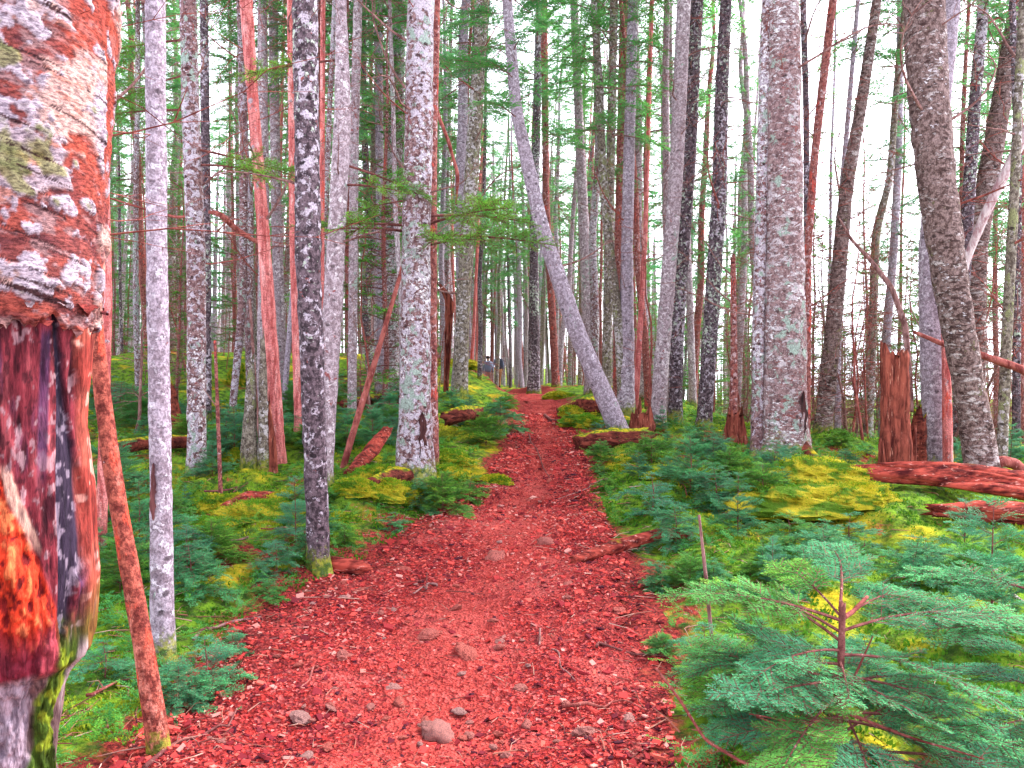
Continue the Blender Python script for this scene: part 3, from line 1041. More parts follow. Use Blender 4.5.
hero('fir_tree', 'grey', [(934, 474, 24), (934, 380, 24), (930, 260, 22), (938, 120, 20), (950, 0, 20)], 'straight lavender trunk half hidden behind the striped leaning trunk', depth=8.8, crown=5, total=13, nbr=8, br_lo=2.8)
hero('fir_tree', 'redwood', [(948, 474, 10), (947, 400, 9), (944, 300, 6), (940, 250, 4)], 'rust-red dead stem stuck to the right of the lavender trunk', cat='dead tree', depth=8.55, snap=True, nbr=0, flare=.3, jag=.2)
hero('fir_tree', 'dark', [(960, 462, 14), (962, 300, 13), (975, 100, 11), (984, 0, 10)], 'dim grey trunk in the shade behind the striped leaning trunk', depth=11, crown=3, total=12, nbr=8)
hero('fir_tree', 'banded', [(972, 420, 22), (976, 250, 20), (998, 120, 19), (1020, 0, 18)], 'greyish tree leaning right at the right edge behind the striped trunk', depth=11.5, crown=1, total=12, nbr=8)
hero('fir_tree', 'olive', [(1001, 475, 10), (1006, 350, 10), (1014, 200, 9), (1020, 60, 8), (1024, 0, 8)], 'thin olive-brown stem at the right edge by the arched root', depth=8.2, crown=4, total=11, nbr=6, br_lo=1.5)
hero('fir_tree', 'dark', [(1016, 465, 8), (1017, 300, 7), (1018, 150, 7), (1012, 0, 6)], 'thin dark stem behind the olive-brown stem at the right edge', depth=10.5, crown=-1, total=10, nbr=8)
hero('fir_tree', 'lichen', [(232, 470, 7), (243, 300, 8), (244, 120, 8), (240, 0, 7)], 'slender spotted stem left of the stripped red tree', depth=13, crown=5, total=14, nbr=6)
hero('sapling_stem', 'brownred', [(221, 502, 4.5), (218, 420, 4), (215, 340, 3)], 'bare pencil-thin brown sapling left of the split stump', cat='sapling', snap=True, nbr=1, br_lo=.6, br_hi=1.4, flare=.2, sides=8)
hero('red_sapling', 'redsap', [(160, 754, 23), (146, 660, 20), (128, 560, 18), (112, 470, 17), (102, 390, 16), (93, 310, 15), (92, 180, 13), (96, 0, 12)], 'crooked orange-red barked sapling arching beside the old birch', crown=-1, total=6, cz=3.5, nbr=1, br_lo=2.8, flare=.25, step=.03, lump=.05)
hero('dead_tree', 'redwood', [(101, 545, 11), (104, 440, 10), (107, 300, 10), (103, 120, 9), (104, 0, 9)], 'straight red dead stem between the old birch and the slim grey fir', crown=-2, total=8, cz=6, nbr=3, br_lo=3.2, flare=.2)

# ------------------------------------------------------------------ the old birch at the left edge
def old_birch():
    d0, pc, mpp = 2.2, 20.0, 2.2 / F
    base = np.array([(pc - 512) / F * d0, d0, float(H((pc - 512) / F * d0, d0))])
    rt = root('birch_tree', base, 'huge old birch with peeling red and cream bark over bare wood, left edge', 'tree')
    z_of = lambda py: EYE + (HOR - py) * mpp - base[2]
    rows = [-400, -150, 0, 150, 250, 315, 340, 380, 420, 500, 580, 640, 690, 730, 768, 850, 960]
    edge = [100, 104, 105, 98, 94, 89, 86, 83, 82, 87, 89, 84, 75, 70, 67, 80, 120]
    zz = np.array([z_of(r) for r in rows])[::-1]
    rr = np.array([(e - pc) * mpp for e in edge])[::-1]
    to_cam = math.atan2(-base[1], -base[0])          # azimuth from the tree towards the camera
    nth = 420
    th = np.arange(nth) / nth * 2 * np.pi
    # screen offset: s = +1 at the right edge as seen from the camera
    s = np.sin(th - to_cam)                           # right of the tree as seen from the camera is +90 degrees
    front = np.cos(th - to_cam)

    def surface(zs, extra):
        R = np.interp(zs, zz, rr)[:, None] + extra
        V = np.stack([R * np.cos(th)[None], R * np.sin(th)[None], np.repeat(zs[:, None], nth, 1)], -1)
        return V

    def pix(zs):
        py = HOR - (zs + base[2] - EYE) / mpp
        R = np.interp(zs, zz, rr)
        px = pc + s[None] * R[:, None] / mpp
        return px, np.repeat(py[:, None], nth, 1)

    # --- bare wood
    zs = np.concatenate([np.arange(-.15, .3, .03), np.arange(.3, 1.9, .0055), np.geomspace(1.9, 12, 40)])
    px, py = pix(zs)
    P3 = surface(zs, 0.0)
    fr = front[None] > -.2
    N1 = fbm(P3 * np.array([14, 14, 2.2]), 301, 4)
    N2 = fbm(P3 * np.array([30, 30, 4.5]), 303, 4)
    N3 = fbm(P3 * 9, 305, 4)
    N4 = fbm(P3 * 26, 307, 3)
    c = lambda *a: np.array(srgb(*a))
    col = np.empty(P3.shape)

    def lay(mask, a):
        nonlocal col
        col = col * (1 - mask[..., None]) + a * mask[..., None]
    lay(np.ones(px.shape), c(118, 44, 52))
    lay(sstep(.0, .35, N1), c(92, 58, 84))
    lay(sstep(.15, .4, N2), c(150, 70, 74))
    lay(sstep(.25, .5, -N2), c(66, 22, 32))
    N6 = fbm(P3 * np.array([60, 60, 34]), 309, 4)
    lay(sstep(.30, .5, N6 + .45 * N3) * .8, c(160, 128, 130))
    lay(sstep(.3, .5, -N6 + .2 * N2) * .7, c(58, 22, 30))
    ext = -.012 + .012 * N1 + .007 * N2
    # dark hollow streak
    cl = np.interp(py, [320, 400, 450, 500, 560, 620, 640], [52, 58, 62, 66, 66, 58, 55])
    hw = np.interp(py, [320, 400, 450, 500, 560, 610, 640], [4, 5, 9, 14, 12, 6, 0]) * (1 + .35 * N1)
    dk = sstep(1.15, .8, np.abs(px - cl + 3 * N2) / np.maximum(hw, .1)) * fr
    lay(dk, c(52, 42, 58))
    lay(dk * sstep(.40, .55, N6), c(130, 118, 130))
    ext = ext - .018 * dk
    cl2 = np.interp(py, [320, 470], [43, 38])
    lay(sstep(6, 3, np.abs(px - cl2 + 3 * N1)) * sstep(500, 440, py) * sstep(325, 340, py) * fr * .8, c(70, 46, 76))
    # strip of orange-brown bark left along the right edge
    st = sstep(-3, 2, px - np.interp(py, [300, 480, 560, 640, 700], [67, 74, 80, 74, 66]) + 3 * N1) * fr * sstep(700, 660, py)
    lay(st, c(162, 80, 64))
    lay(st * sstep(.1, .4, N3), c(150, 62, 52))
    lay(st * sstep(.3, .5, N4), c(208, 150, 130))
    lay(st * sstep(560, 620, py + 40 * N3), c(128, 92, 46))
    ext = ext + .012 * st
    # torn burl of orange heartwood
    bx = np.interp(py, [455, 480, 520, 560, 600, 640, 665], [0, 8, 24, 40, 50, 54, 56]) + 3 * N3
    inb = sstep(3, -2, px - bx) * sstep(452, 470, py) * fr
    ext = ext + .030 * sstep(8, -30, px - bx) * sstep(455, 520, py) * sstep(690, 650, py) * fr
    rim = sstep(7, 3, np.abs(px - bx - 4)) * sstep(455, 470, py) * sstep(545, 505, py + 15 * N3) * fr
    lay(inb, c(140, 50, 52))
    lay(inb * sstep(.0, .3, N6), c(92, 34, 40))
    px2 = px + 9 * N2
    org = inb * sstep(18, -2, np.abs(px - np.interp(py, [470, 530, 580, 620], [2, 12, 24, 32])) - 17 + 6 * N1) * sstep(640, 600, py + 20 * N1)
    lay(org, c(206, 62, 34))
    lay(org * sstep(.05, .4, N1), c(160, 36, 30))
    lay(org * sstep(.2, .5, N6 + .5 * N2), c(226, 120, 70))
    lay(org * sstep(.25, .5, -N6 - .3 * N2), c(110, 24, 24))
    ext = ext + inb * (.010 * N6 + .012 * N2)
    lay(inb * sstep(590, 640, py + 24 * N1), c(112, 34, 48))
    lay(inb * sstep(590, 640, py) * sstep(.1, .4, N2), c(158, 66, 74))
    lay(rim, c(186, 150, 130))
    ext = ext + .006 * rim
    # foot: pale bark plate, moss
    ft = sstep(655, 668, py + 6 * N3)
    lay(ft, c(120, 96, 92))
    ext = ext - .03 * ft * sstep(0, .02, ft)
    pl = ft * sstep(36, 26, px + 5 * N3) * sstep(770, 750, py + 5 * N3)
    lay(pl, c(160, 146, 154))
    ext = ext + .022 * pl
    mo = sstep(6, 0, np.abs(px - np.interp(py, [610, 660, 700, 768], [66, 62, 46, 40])) - 10 + 8 * N3) * sstep(600, 650, py) * fr
    lay(mo, c(60, 84, 22))
    lay(mo * sstep(.1, .4, N4), c(120, 140, 34))
    ext = ext + .012 * mo
    wst = sstep(5, 2, np.abs(px - np.interp(py, [640, 700], [74, 66])) + 2 * N3) * sstep(630, 650, py) * sstep(720, 700, py) * fr
    lay(wst, c(168, 152, 148))
    b = MB()
    b.add(surface(zs, ext).reshape(-1, 3), grid_quads(len(zs), nth, True), c=col.reshape(-1, 3))
    link('trunk', b.mesh('trunk', M['paint_wood']), rt)

    # --- bark sleeve above, torn off along a ragged edge
    low = z_of(322) + .05 * fbm(xyz(np.cos(th) * 3, np.sin(th) * 3, 0), 311, 4) + .008 * fbm(xyz(np.cos(th) * 14, np.sin(th) * 14, 0), 313, 3)
    zs = np.concatenate([np.linspace(0, 1, 12) * .03, np.arange(.036, 1.05, .005), np.geomspace(1.06, 10, 40)])
    Z = low[None] * np.clip(1 - zs[:, None] / 1.2, 0, 1) + (zs[:, None] + z_of(322) * np.clip(zs[:, None] / 1.2, 0, 1))
    R = np.interp(Z, zz, rr)
    px = pc + s[None] * R / mpp
    py = HOR - (Z + base[2] - EYE) / mpp
    P3 = np.stack([R * np.cos(th)[None], R * np.sin(th)[None], Z], -1)
    Pt = P3.copy()
    Pt[..., 2] += .22 * (th - to_cam)[None] * .3
    N1 = fbm(Pt * np.array([6, 6, 10]), 321, 5)
    N2 = fbm(Pt * np.array([12, 12, 26]), 323, 4)
    N3 = fbm(Pt * 8, 325, 4)
    N4 = fbm(Pt * np.array([22, 22, 50]), 327, 3)
    N5 = fbm(Pt * 24, 329, 4)
    col = np.empty(P3.shape)
    lay(np.ones(px.shape), c(140, 76, 70))
    lay(sstep(.0, .5, N2), c(166, 84, 70))
    lay(sstep(.1, .5, -N2), c(110, 62, 64))
    lay(sstep(.15, .5, N4), c(158, 122, 118))
    blot = lambda x, y, w, h: np.sqrt(((px - x) / w) ** 2 + ((py - y + .25 * (px - x)) / h) ** 2)
    cream = sstep(.12, .3, N1 + .9 * np.exp(-blot(60, 100, 40, 20) ** 2) + .7 * np.exp(-blot(70, 130, 30, 12) ** 2) + .8 * np.exp(-blot(20, 205, 40, 14) ** 2) + .5 * np.exp(-blot(40, 40, 25, 10) ** 2) - .22)
    lay(cream, c(198, 166, 152))
    lay(cream * sstep(.0, .4, N3), c(184, 170, 174))
    lay(cream * sstep(.25, .45, N4), c(186, 132, 116))
    wl = sstep(.22, .42, N5 + .45 * N3 + .5 * np.exp(-blot(60, 290, 45, 30) ** 2) - .05)
    lay(wl, c(186, 176, 182))
    gl = sstep(.25, .5, N5 * .6 + 1.0 * np.exp(-blot(22, 180, 34, 26) ** 2) + .6 * np.exp(-blot(14, 85, 14, 8) ** 2) - .15)
    lay(gl * .85, c(140, 140, 84))
    lay(gl * sstep(.0, .4, N2) * .8, c(116, 124, 78))
    lent = sstep(.52, .64, fbm(Pt * np.array([7, 7, 110]), 331, 3))
    lay(lent, c(64, 38, 40))
    redr = sstep(40, 70, px + 20 * N1) * sstep(280, 120, py) * (1 - cream) * (1 - wl) * .6
    lay(redr, c(178, 76, 54))
    edgez = sstep(.07, .0, zs)[:, None] * np.ones_like(px)
    lay(edgez * sstep(-.2, .3, N3), c(110, 44, 44))
    ext = .010 + .006 * N1 + .004 * N2 + .006 * cream + .005 * wl - .006 * edgez * (.6 + N3) - .014 * sstep(.012, 0, zs)[:, None]
    Rr = R + ext
    b = MB()
    b.add(np.stack([Rr * np.cos(th)[None], Rr * np.sin(th)[None], Z], -1).reshape(-1, 3), grid_quads(len(zs), nth, True), c=col.reshape(-1, 3))
    link('bark', b.mesh('bark', M['paint_bark']), rt)
    # curled flaps of bark at the torn edge
    rng = np.random.default_rng(12)
    for k in range(6):
        a = to_cam + rng.uniform(-.35, 1.45)
        z = z_of(322) + rng.uniform(-.03, .04)
        r0 = np.interp(z, zz, rr) + .012
        w, h = rng.uniform(.010, .032), rng.uniform(.010, .030)
        u, v = np.meshgrid(np.linspace(-1, 1, 9), np.linspace(0, 1, 7))
        aa = a + u * w / r0 * (1 - .3 * v)
        rads = r0 + .016 * v ** 2 + .006 * np.sin(u * 3 + k) + .006 * fbm(xyz(u * 2, v * 2, k), 340 + k, 2)
        V = np.stack([rads * np.cos(aa), rads * np.sin(aa), z - h * v * (1 - .5 * u * u + .5 * fbm(xyz(u * 3, u * 0, k), 350 + k, 2)) + .01], -1)
        b = MB()
        cc = c(*[(170, 150, 150), (140, 60, 54), (110, 46, 48), (150, 112, 104)][k % 4])
        b.add(V.reshape(-1, 3), grid_quads(7, 9), c=np.tile(cc, (63, 1)))
        V2 = V.copy()
        V2[..., 0] -= .003 * np.cos(aa)
        V2[..., 1] -= .003 * np.sin(aa)
        b.add(V2.reshape(-1, 3), grid_quads(7, 9)[:, ::-1], c=np.tile(cc * .6, (63, 1)))
        link('bark_flap', b.mesh('bark_flap', M['paint_bark']), rt)
    cr = link('crown', CROWNS[3], rt, (0, 0, 6.5))
    return rt


old_birch()


# ------------------------------------------------------------------ stumps, logs, sticks
def wood_thing(name, label, cat, mat, pts, origin=None, sides=14, step=.04, lump=.12, seed=1, group=None, **kw):
    """pts in world space (x,y,z,r); returns the one-mesh thing with its origin at the first point"""
    P = np.array(pts, float)
    o = P[0, :3].copy() if origin is None else np.array(origin)
    P[:, :3] -= o
    b = MB()
    b.add(*tube(P, sides, step, lump, kw.pop('lscale', 9.0), seed, **kw))
    ob = link(name, b.mesh(name, M[mat]), None, o)
    return tag(ob, label, cat, group)


def gp(px, py, lift=0.0, r=.05, d=None):
    x, y, z = ground_at(px, py)
    if d is not None:
        x, y = (px - 512) / F * d, d
        z = float(H(x, y))
    return (x, y, z + lift, r)


# tall rotten stump with splinters
sx, sy, sz = ground_at(895, 478)
sr = root('stump', (sx, sy, sz), 'tall broken stump of splintered rust-red wood in front of the white sky', 'tree stump')
b = MB()
b.add(*tube([(0, 0, -.15, .16), (0, 0, .1, .145), (-.01, 0, .6, .13), (-.02, 0, 1.28, .125)], 34, .03, .07, 9, 61, ridge=.28, nridge=2.2, jag1=.16, horiz=True))
link('trunk', b.mesh('trunk', M['stump']), sr)
for k, (dx, dy, h, r, ln) in enumerate([(-.15, -.08, .40, .045, -.03), (.14, -.04, .95, .035, -.08), (.19, .02, .5, .04, .02)]):
    b = MB()
    b.add(*tube([(dx, dy, -.1, r * 1.2), (dx, dy, .1, r), (dx + ln * .6, dy, h * .6, r * .8), (dx + ln, dy, h, r * .45)], 12, .03, .1, 9, 70 + k, ridge=.3, jag1=.08, horiz=True))
    link('splinter', b.mesh('splinter', M['stump']), sr)
sx, sy, sz = ground_at(917, 472)
wood_thing('stump', 'small dark jagged stump between the tall broken stump and the lavender trunk', 'tree stump', 'log_moss', [(sx, sy, sz - .1, .10), (sx, sy, sz + .25, .085), (sx + .03, sy, sz + .62, .06)], seed=64, ridge=.35, jag1=.14, horiz=True, sides=20)
sx, sy, sz = ground_at(258, 470)
sr = root('stump', (sx, sy, sz), 'split pale-olive stump standing as a pair of tall shards left of the stripped red tree', 'tree stump')
for k, (dx, h, r) in enumerate([(-.10, 1.15, .085), (.06, 1.42, .06), (.14, .7, .05)]):
    b = MB()
    b.add(*tube([(dx, .02 * k, -.1, r * 1.25), (dx, .02 * k, .2, r), (dx * .8, .02 * k, h * .7, r * .7), (dx * .7, .02 * k, h, r * .35)], 14, .04, .08, 9, 80 + k, ridge=.3, jag1=.2, horiz=True))
    link('shard', b.mesh('shard', BARK['olive'] if k < 2 else M['stump']), sr)
sx, sy, sz = ground_at(800, 452)
sx2, sy2, sz2 = ground_at(690, 436)
wood_thing('stump', 'low rust-red stump at the foot of the thin brown snag', 'tree stump', 'stump', [gp(735, 440, -.1, .17, 10.8), gp(735, 440, .15, .13, 10.8), gp(735, 440, .42, .10, 10.8)], seed=66, ridge=.5, jag1=.25, horiz=True, sides=22)
wood_thing('stump', 'crumbled orange-red stump beside the grey twin trunks', 'tree stump', 'stump', [gp(640, 428, -.1, .2, 11.4), gp(640, 428, .1, .15, 11.4), gp(641, 428, .36, .10, 11.4)], seed=67, ridge=.5, jag1=.3, horiz=True, sides=22)
wood_thing('stump', 'small red stump with a mossy cap deep in the trees at the left', 'tree stump', 'log_moss', [gp(172, 452, -.1, .16, 11), gp(172, 452, .2, .13, 11), gp(168, 452, .72, .08, 11)], seed=68, ridge=.4, jag1=.2, horiz=True, sides=20)

# the big red log on the right
lr_a, lr_b = gp(850, 486, .13, .06), gp(1046, 510, .16, .125)
o = np.array(lr_a[:3])
lr = root('fallen_log', o, 'long splintered rust-red log lying below the striped leaning trunk', 'log')
b = MB()
A_, B_ = np.array(lr_a), np.array(lr_b)
mid = (A_ + B_) / 2
P = np.array([A_, A_ * .66 + B_ * .34 + [0, 0, .06, .02], A_ * .33 + B_ * .67 + [0, 0, .07, 0], B_, B_ + (B_ - A_) * .35 + [0, 0, -.02, 0]])
P[:, :3] -= o
b.add(*tube(P, 30, .03, .10, 6, 90, ridge=.42, nridge=2.0, jag0=.25))
link('trunk', b.mesh('trunk', M['log_red']), lr)
for k, (f0, f1, dz, dy, r) in enumerate([(.35, .98, .13, -.02, .045), (.45, 1.1, -.02, -.14, .06), (.15, .6, .10, -.05, .03)]):
    p0 = A_[:3] * (1 - f0) + B_[:3] * f0 - o + [0, dy, dz]
    p1 = A_[:3] * (1 - f1) + B_[:3] * f1 - o + [0, dy, dz - .03]
    b = MB()
    b.add(*tube([np.r_[p0, r * .4], np.r_[p0 * .6 + p1 * .4 + [0, 0, .02], r], np.r_[p1, r * .7]], 12, .03, .12, 8, 95 + k, ridge=.4, jag0=.12, jag1=.1))
    link('splinter', b.mesh('splinter', M['log_red']), lr)
wood_thing('fallen_log', 'short rust-red log lying just below the long splintered log', 'log', 'log_red', [gp(938, 520, .08, .05), gp(985, 523, .10, .085), gp(1050, 528, .08, .09)], seed=97, ridge=.35, jag0=.15, sides=22)
wood_thing('fallen_log', 'mossy red log end poking from the moss left of the tall stump', 'log', 'log_moss', [gp(818, 487, .03, .05), gp(836, 484, .07, .075), gp(856, 480, .06, .07)], seed=98, ridge=.35, jag0=.1, jag1=.15, sides=20)
wood_thing('fallen_log', 'thin reddish log running out of the moss below the thick pink-brown trunk', 'log', 'log_red', [gp(728, 520, .04, .035), gp(770, 508, .06, .045), gp(810, 496, .03, .045)], seed=99, ridge=.25, jag0=.1, sides=16)
wood_thing('fallen_log', 'short dark red log chunk lying at the foot of the dark spotted trunk', 'log', 'log_red', [gp(332, 571, .05, .045), gp(350, 573, .045, .05), gp(369, 576, .035, .04)], seed=101, ridge=.25, jag0=.04, jag1=.05, sides=20)
wood_thing('fallen_log', 'bare reddish log lying at an angle on the right edge of the path', 'log', 'log_red', [gp(574, 566, .045, .035), gp(610, 556, .06, .05), gp(664, 541, .06, .05), gp(690, 535, .0, .04)], seed=102, ridge=.22, jag0=.06, sides=20)
wood_thing('fallen_log', 'dark rotten log with a red end under the foot of the leaning tree', 'log', 'log_moss', [gp(578, 449, .08, .10), gp(606, 446, .10, .13), gp(650, 444, .08, .13)], seed=103, ridge=.3, jag0=.1, jag1=.12, sides=22)
wood_thing('fallen_log', 'yellow-mossed log on the right of the path short of the leaning tree', 'log', 'log_moss', [gp(562, 416, .06, .10), gp(588, 413, .12, .14), gp(612, 411, .06, .10)], seed=104, ridge=.2, jag0=.1, jag1=.1, sides=18)
wood_thing('fallen_log', 'broken mossy log end sticking out of the bushes left of the path bend', 'log', 'log_moss', [gp(448, 437, .22, .10), gp(462, 434, .26, .11), gp(478, 430, .24, .09)], seed=105, ridge=.45, jag0=.1, jag1=.12, sides=22)
wood_thing('fallen_log', 'reddish moss-edged log slanting up behind the leaning stick', 'log', 'log_red', [gp(352, 474, .02, .06), gp(372, 462, .12, .075), gp(386, 452, .22, .06)], seed=106, ridge=.35, jag0=.1, jag1=.12, sides=18)
wood_thing('fallen_log', 'dark horizontal log far back between the left trunks', 'log', 'log_moss', [gp(112, 458, .10, .07), gp(150, 454, .13, .08), gp(205, 452, .12, .07)], seed=107, ridge=.2, sides=14)
wood_thing('fallen_log', 'yellow-mossed log lying beyond the dark spotted trunk in the left moss', 'log', 'log_moss', [gp(372, 490, .05, .07), gp(395, 486, .10, .09), gp(416, 484, .06, .07)], seed=108, ridge=.2, sides=16)
wood_thing('fallen_log', 'purple-red log stub half sunk in yellow moss left of the dark spotted trunk', 'log', 'log_red', [gp(226, 512, .04, .05), gp(248, 506, .08, .06), gp(275, 500, .03, .05)], seed=109, ridge=.2, jag0=.04, sides=16)
wood_thing('fallen_log', 'mossy log lying across the far floor behind the thick lichened fir', 'log', 'log_moss', [gp(345, 412, .12, .09), gp(380, 408, .15, .10), gp(420, 405, .12, .09)], seed=110, ridge=.2, sides=14)
wood_thing('root', 'arched brown root looping over a dark hollow at the right edge', 'root', 'dead_red', [gp(972, 492, -.05, .05, 7.75), gp(985, 480, .14, .05, 7.75), gp(1002, 470, .26, .055, 7.75), gp(1018, 474, .22, .05, 7.75), gp(1030, 490, -.02, .045, 7.75)], seed=111, sides=12, step=.03)
wood_thing('root', 'mossy root spreading right from the thick pink-brown trunk', 'root', 'log_moss', [np.r_[px_point(796, 440, 8.8), .08], np.r_[px_point(815, 462, 8.6), .085], np.r_[px_point(840, 478, 8.3), .07], np.r_[px_point(872, 486, 8.1), .05]], seed=112, sides=14)
wood_thing('fallen_branch', 'bleached white curved branch lying in the ferns at the right', 'branch', 'dead_white', [gp(948, 548, .02, .012, 5.3), gp(965, 540, .09, .02, 5.3), gp(990, 538, .11, .024, 5.3), gp(1008, 546, .05, .026, 5.3)], seed=113, sides=10, step=.02)
wood_thing('fallen_branch', 'small bleached stick at the right edge beyond the green fir', 'branch', 'dead_white', [gp(1012, 562, .05, .012, 5.0), gp(1022, 566, .03, .014, 5.0), gp(1040, 572, .02, .012, 5.0)], seed=114, sides=8, step=.02)
wood_thing('leaning_stick', 'long bare brown stick leaning up to the right toward the thick lichened fir', 'branch', 'dead_red', [np.r_[px_point(334, 500, 8.4), .034], np.r_[px_point(352, 436, 8.5), .036], np.r_[px_point(376, 358, 8.8), .032], np.r_[px_point(400, 276, 9.2), .022], np.r_[px_point(413, 225, 9.5), .015]], seed=115, sides=10, lump=.08)
wood_thing('leaning_branch', 'pinkish dead limb leaning in from the right edge near the striped trunk', 'branch', 'dead_white', [np.r_[px_point(948, 330, 9.8), .03], np.r_[px_point(968, 256, 9.6), .045], np.r_[px_point(986, 212, 9.4), .05], np.r_[px_point(1010, 164, 9.2), .055], np.r_[px_point(1034, 116, 9.0), .055]], seed=116, sides=12, lump=.08)
wood_thing('hanging_branch', 'long grey branch arching down to the left of the striped trunk', 'branch', 'dead', [np.r_[px_point(838, 216, 9.6), .01], np.r_[px_point(850, 238, 9.5), .018], np.r_[px_point(872, 262, 9.4), .026], np.r_[px_point(892, 288, 9.2), .032], np.r_[px_point(905, 325, 9.1), .034], np.r_[px_point(910, 375, 8.9), .026], np.r_[px_point(912, 412, 8.8), .02]], seed=117, sides=10, lump=.1)
wood_thing('dead_limb', 'dark dead limb crossing behind the striped trunk toward the right edge', 'branch', 'dead_red', [np.r_[px_point(914, 332, 8.25), .018], np.r_[px_point(945, 345, 8.2), .028], np.r_[px_point(985, 356, 8.1), .036], np.r_[px_point(1034, 374, 8.0), .045]], seed=118, sides=10, lump=.12)
wood_thing('dead_limb', 'crooked dark hook-shaped dead limb among the far left trunks', 'branch', 'dead_red', [np.r_[px_point(209, 212, 10.5), .022], np.r_[px_point(220, 214, 10.5), .036], np.r_[px_point(236, 229, 10.7), .038], np.r_[px_point(262, 246, 10.9), .02]], seed=119, sides=10, lump=.15)
wood_thing('dead_limb', 'twisted reddish dead limb snaking down right of the thick lichened fir', 'branch', 'dead_red', [np.r_[px_point(434, 10, 8.7), .02], np.r_[px_point(437, 60, 8.7), .024], np.r_[px_point(436, 110, 8.7), .024], np.r_[px_point(448, 140, 8.7), .022], np.r_[px_point(458, 175, 8.7), .02], np.r_[px_point(456, 205, 8.7), .012]], seed=120, sides=10, lump=.2)
wood_thing('snag', 'leaning red splintered snag behind the thick lichened fir', 'dead tree', 'stump', [np.r_[px_point(446, 392, 14), .04], np.r_[px_point(450, 300, 14), .07], np.r_[px_point(440, 285, 14), .03]], seed=121, sides=14, ridge=.3, jag1=.2)
wood_thing('leaning_stick', 'thin grey stick leaning against the stripped red tree', 'branch', 'dead', [np.r_[px_point(250, 300, 9.5), .015], np.r_[px_point(256, 400, 9.0), .02], np.r_[px_point(262, 462, 8.8), .022]], seed=122, sides=8)

# sticks and twigs large enough to pick out, one object each
STK = [((158, 764), (240, 716), .010, 'dark crooked stick beside the foot of the orange-red sapling'), ((90, 700), (150, 672), .007, 'thin stick crossing the moss between the old birch and the sapling'),
       ((196, 640), (262, 618), .010, 'brown stick on the bank beyond the slim grey fir'), ((215, 656), (300, 640), .008, 'long thin stick lying along the left edge of the path'),
       ((300, 690), (345, 655), .006, 'pale forked twig on the path left of the two stones'), ((540, 640), (575, 690), .006, 'thin dark twig on the right half of the path'),
       ((590, 650), (680, 668), .009, 'red-brown stick at the right edge of the path near the foreground fir'), ((560, 712), (640, 706), .008, 'flat stick on the path in front of the foreground fir'),
       ((440, 584), (410, 598), .010, 'dark short stick in the middle of the path'), ((525, 432), (552, 480), .012, 'dark pole lying along the path below the crest'),
       ((320, 538), (268, 530), .012, 'reddish stick on the moss left of the dark spotted trunk'), ((250, 540), (205, 552), .010, 'brown stick in the left moss near the yellow patch'),
       ((206, 494), (248, 486), .012, 'curved stick across the yellow moss'), ((660, 470), (690, 500), .010, 'thin stick on the right bank below the leaning tree'),
       ((610, 480), (560, 502), .008, 'thin root-like stick crossing the right half of the path'), ((545, 418), (570, 428), .03, 'dark exposed root on the path short of the crest')]
for i, (a, e, r, lab) in enumerate(STK):
    A_, B_ = np.array(gp(*a)), np.array(gp(*e))
    rs = np.random.default_rng(400 + i)
    n = 7
    P = []
    for k in range(n):
        f = k / (n - 1)
        q = A_ * (1 - f) + B_ * f
        q[0] += rs.normal(0, .02)
        q[1] += rs.normal(0, .04)
        q[2] = H(q[0], q[1]) + .012 + r * .5 + rs.uniform(0, .012)
        q[3] = r * (1 - .6 * f) * rs.uniform(.85, 1.15)
        P.append(q)
    wood_thing('stick', lab, 'stick', ('twig', 'dead_red', 'dead')[i % 3], P, seed=130 + i, sides=7, step=.03, lump=.15)
wood_thing('sapling_stem', 'thin upright dead twig with a mossy foot at the right edge of the path', 'dead sapling', 'dead', [np.r_[px_point(712, 640, 4.2), .010], np.r_[px_point(708, 600, 4.2), .0095], np.r_[px_point(704, 560, 4.2), .009], np.r_[px_point(699, 515, 4.2), .007]], seed=151, sides=8, step=.02, lump=.2)
wood_thing('bare_twig', 'thin reddish bare twig curving in front of the foreground fir toward the path', 'twig', 'dead_red', [np.r_[px_point(656, 668, 2.55), .004], np.r_[px_point(680, 700, 2.5), .0045], np.r_[px_point(705, 740, 2.45), .005], np.r_[px_point(745, 764, 2.4), .005], np.r_[px_point(790, 772, 2.4), .004]], seed=152, sides=7, step=.015, lump=.1)

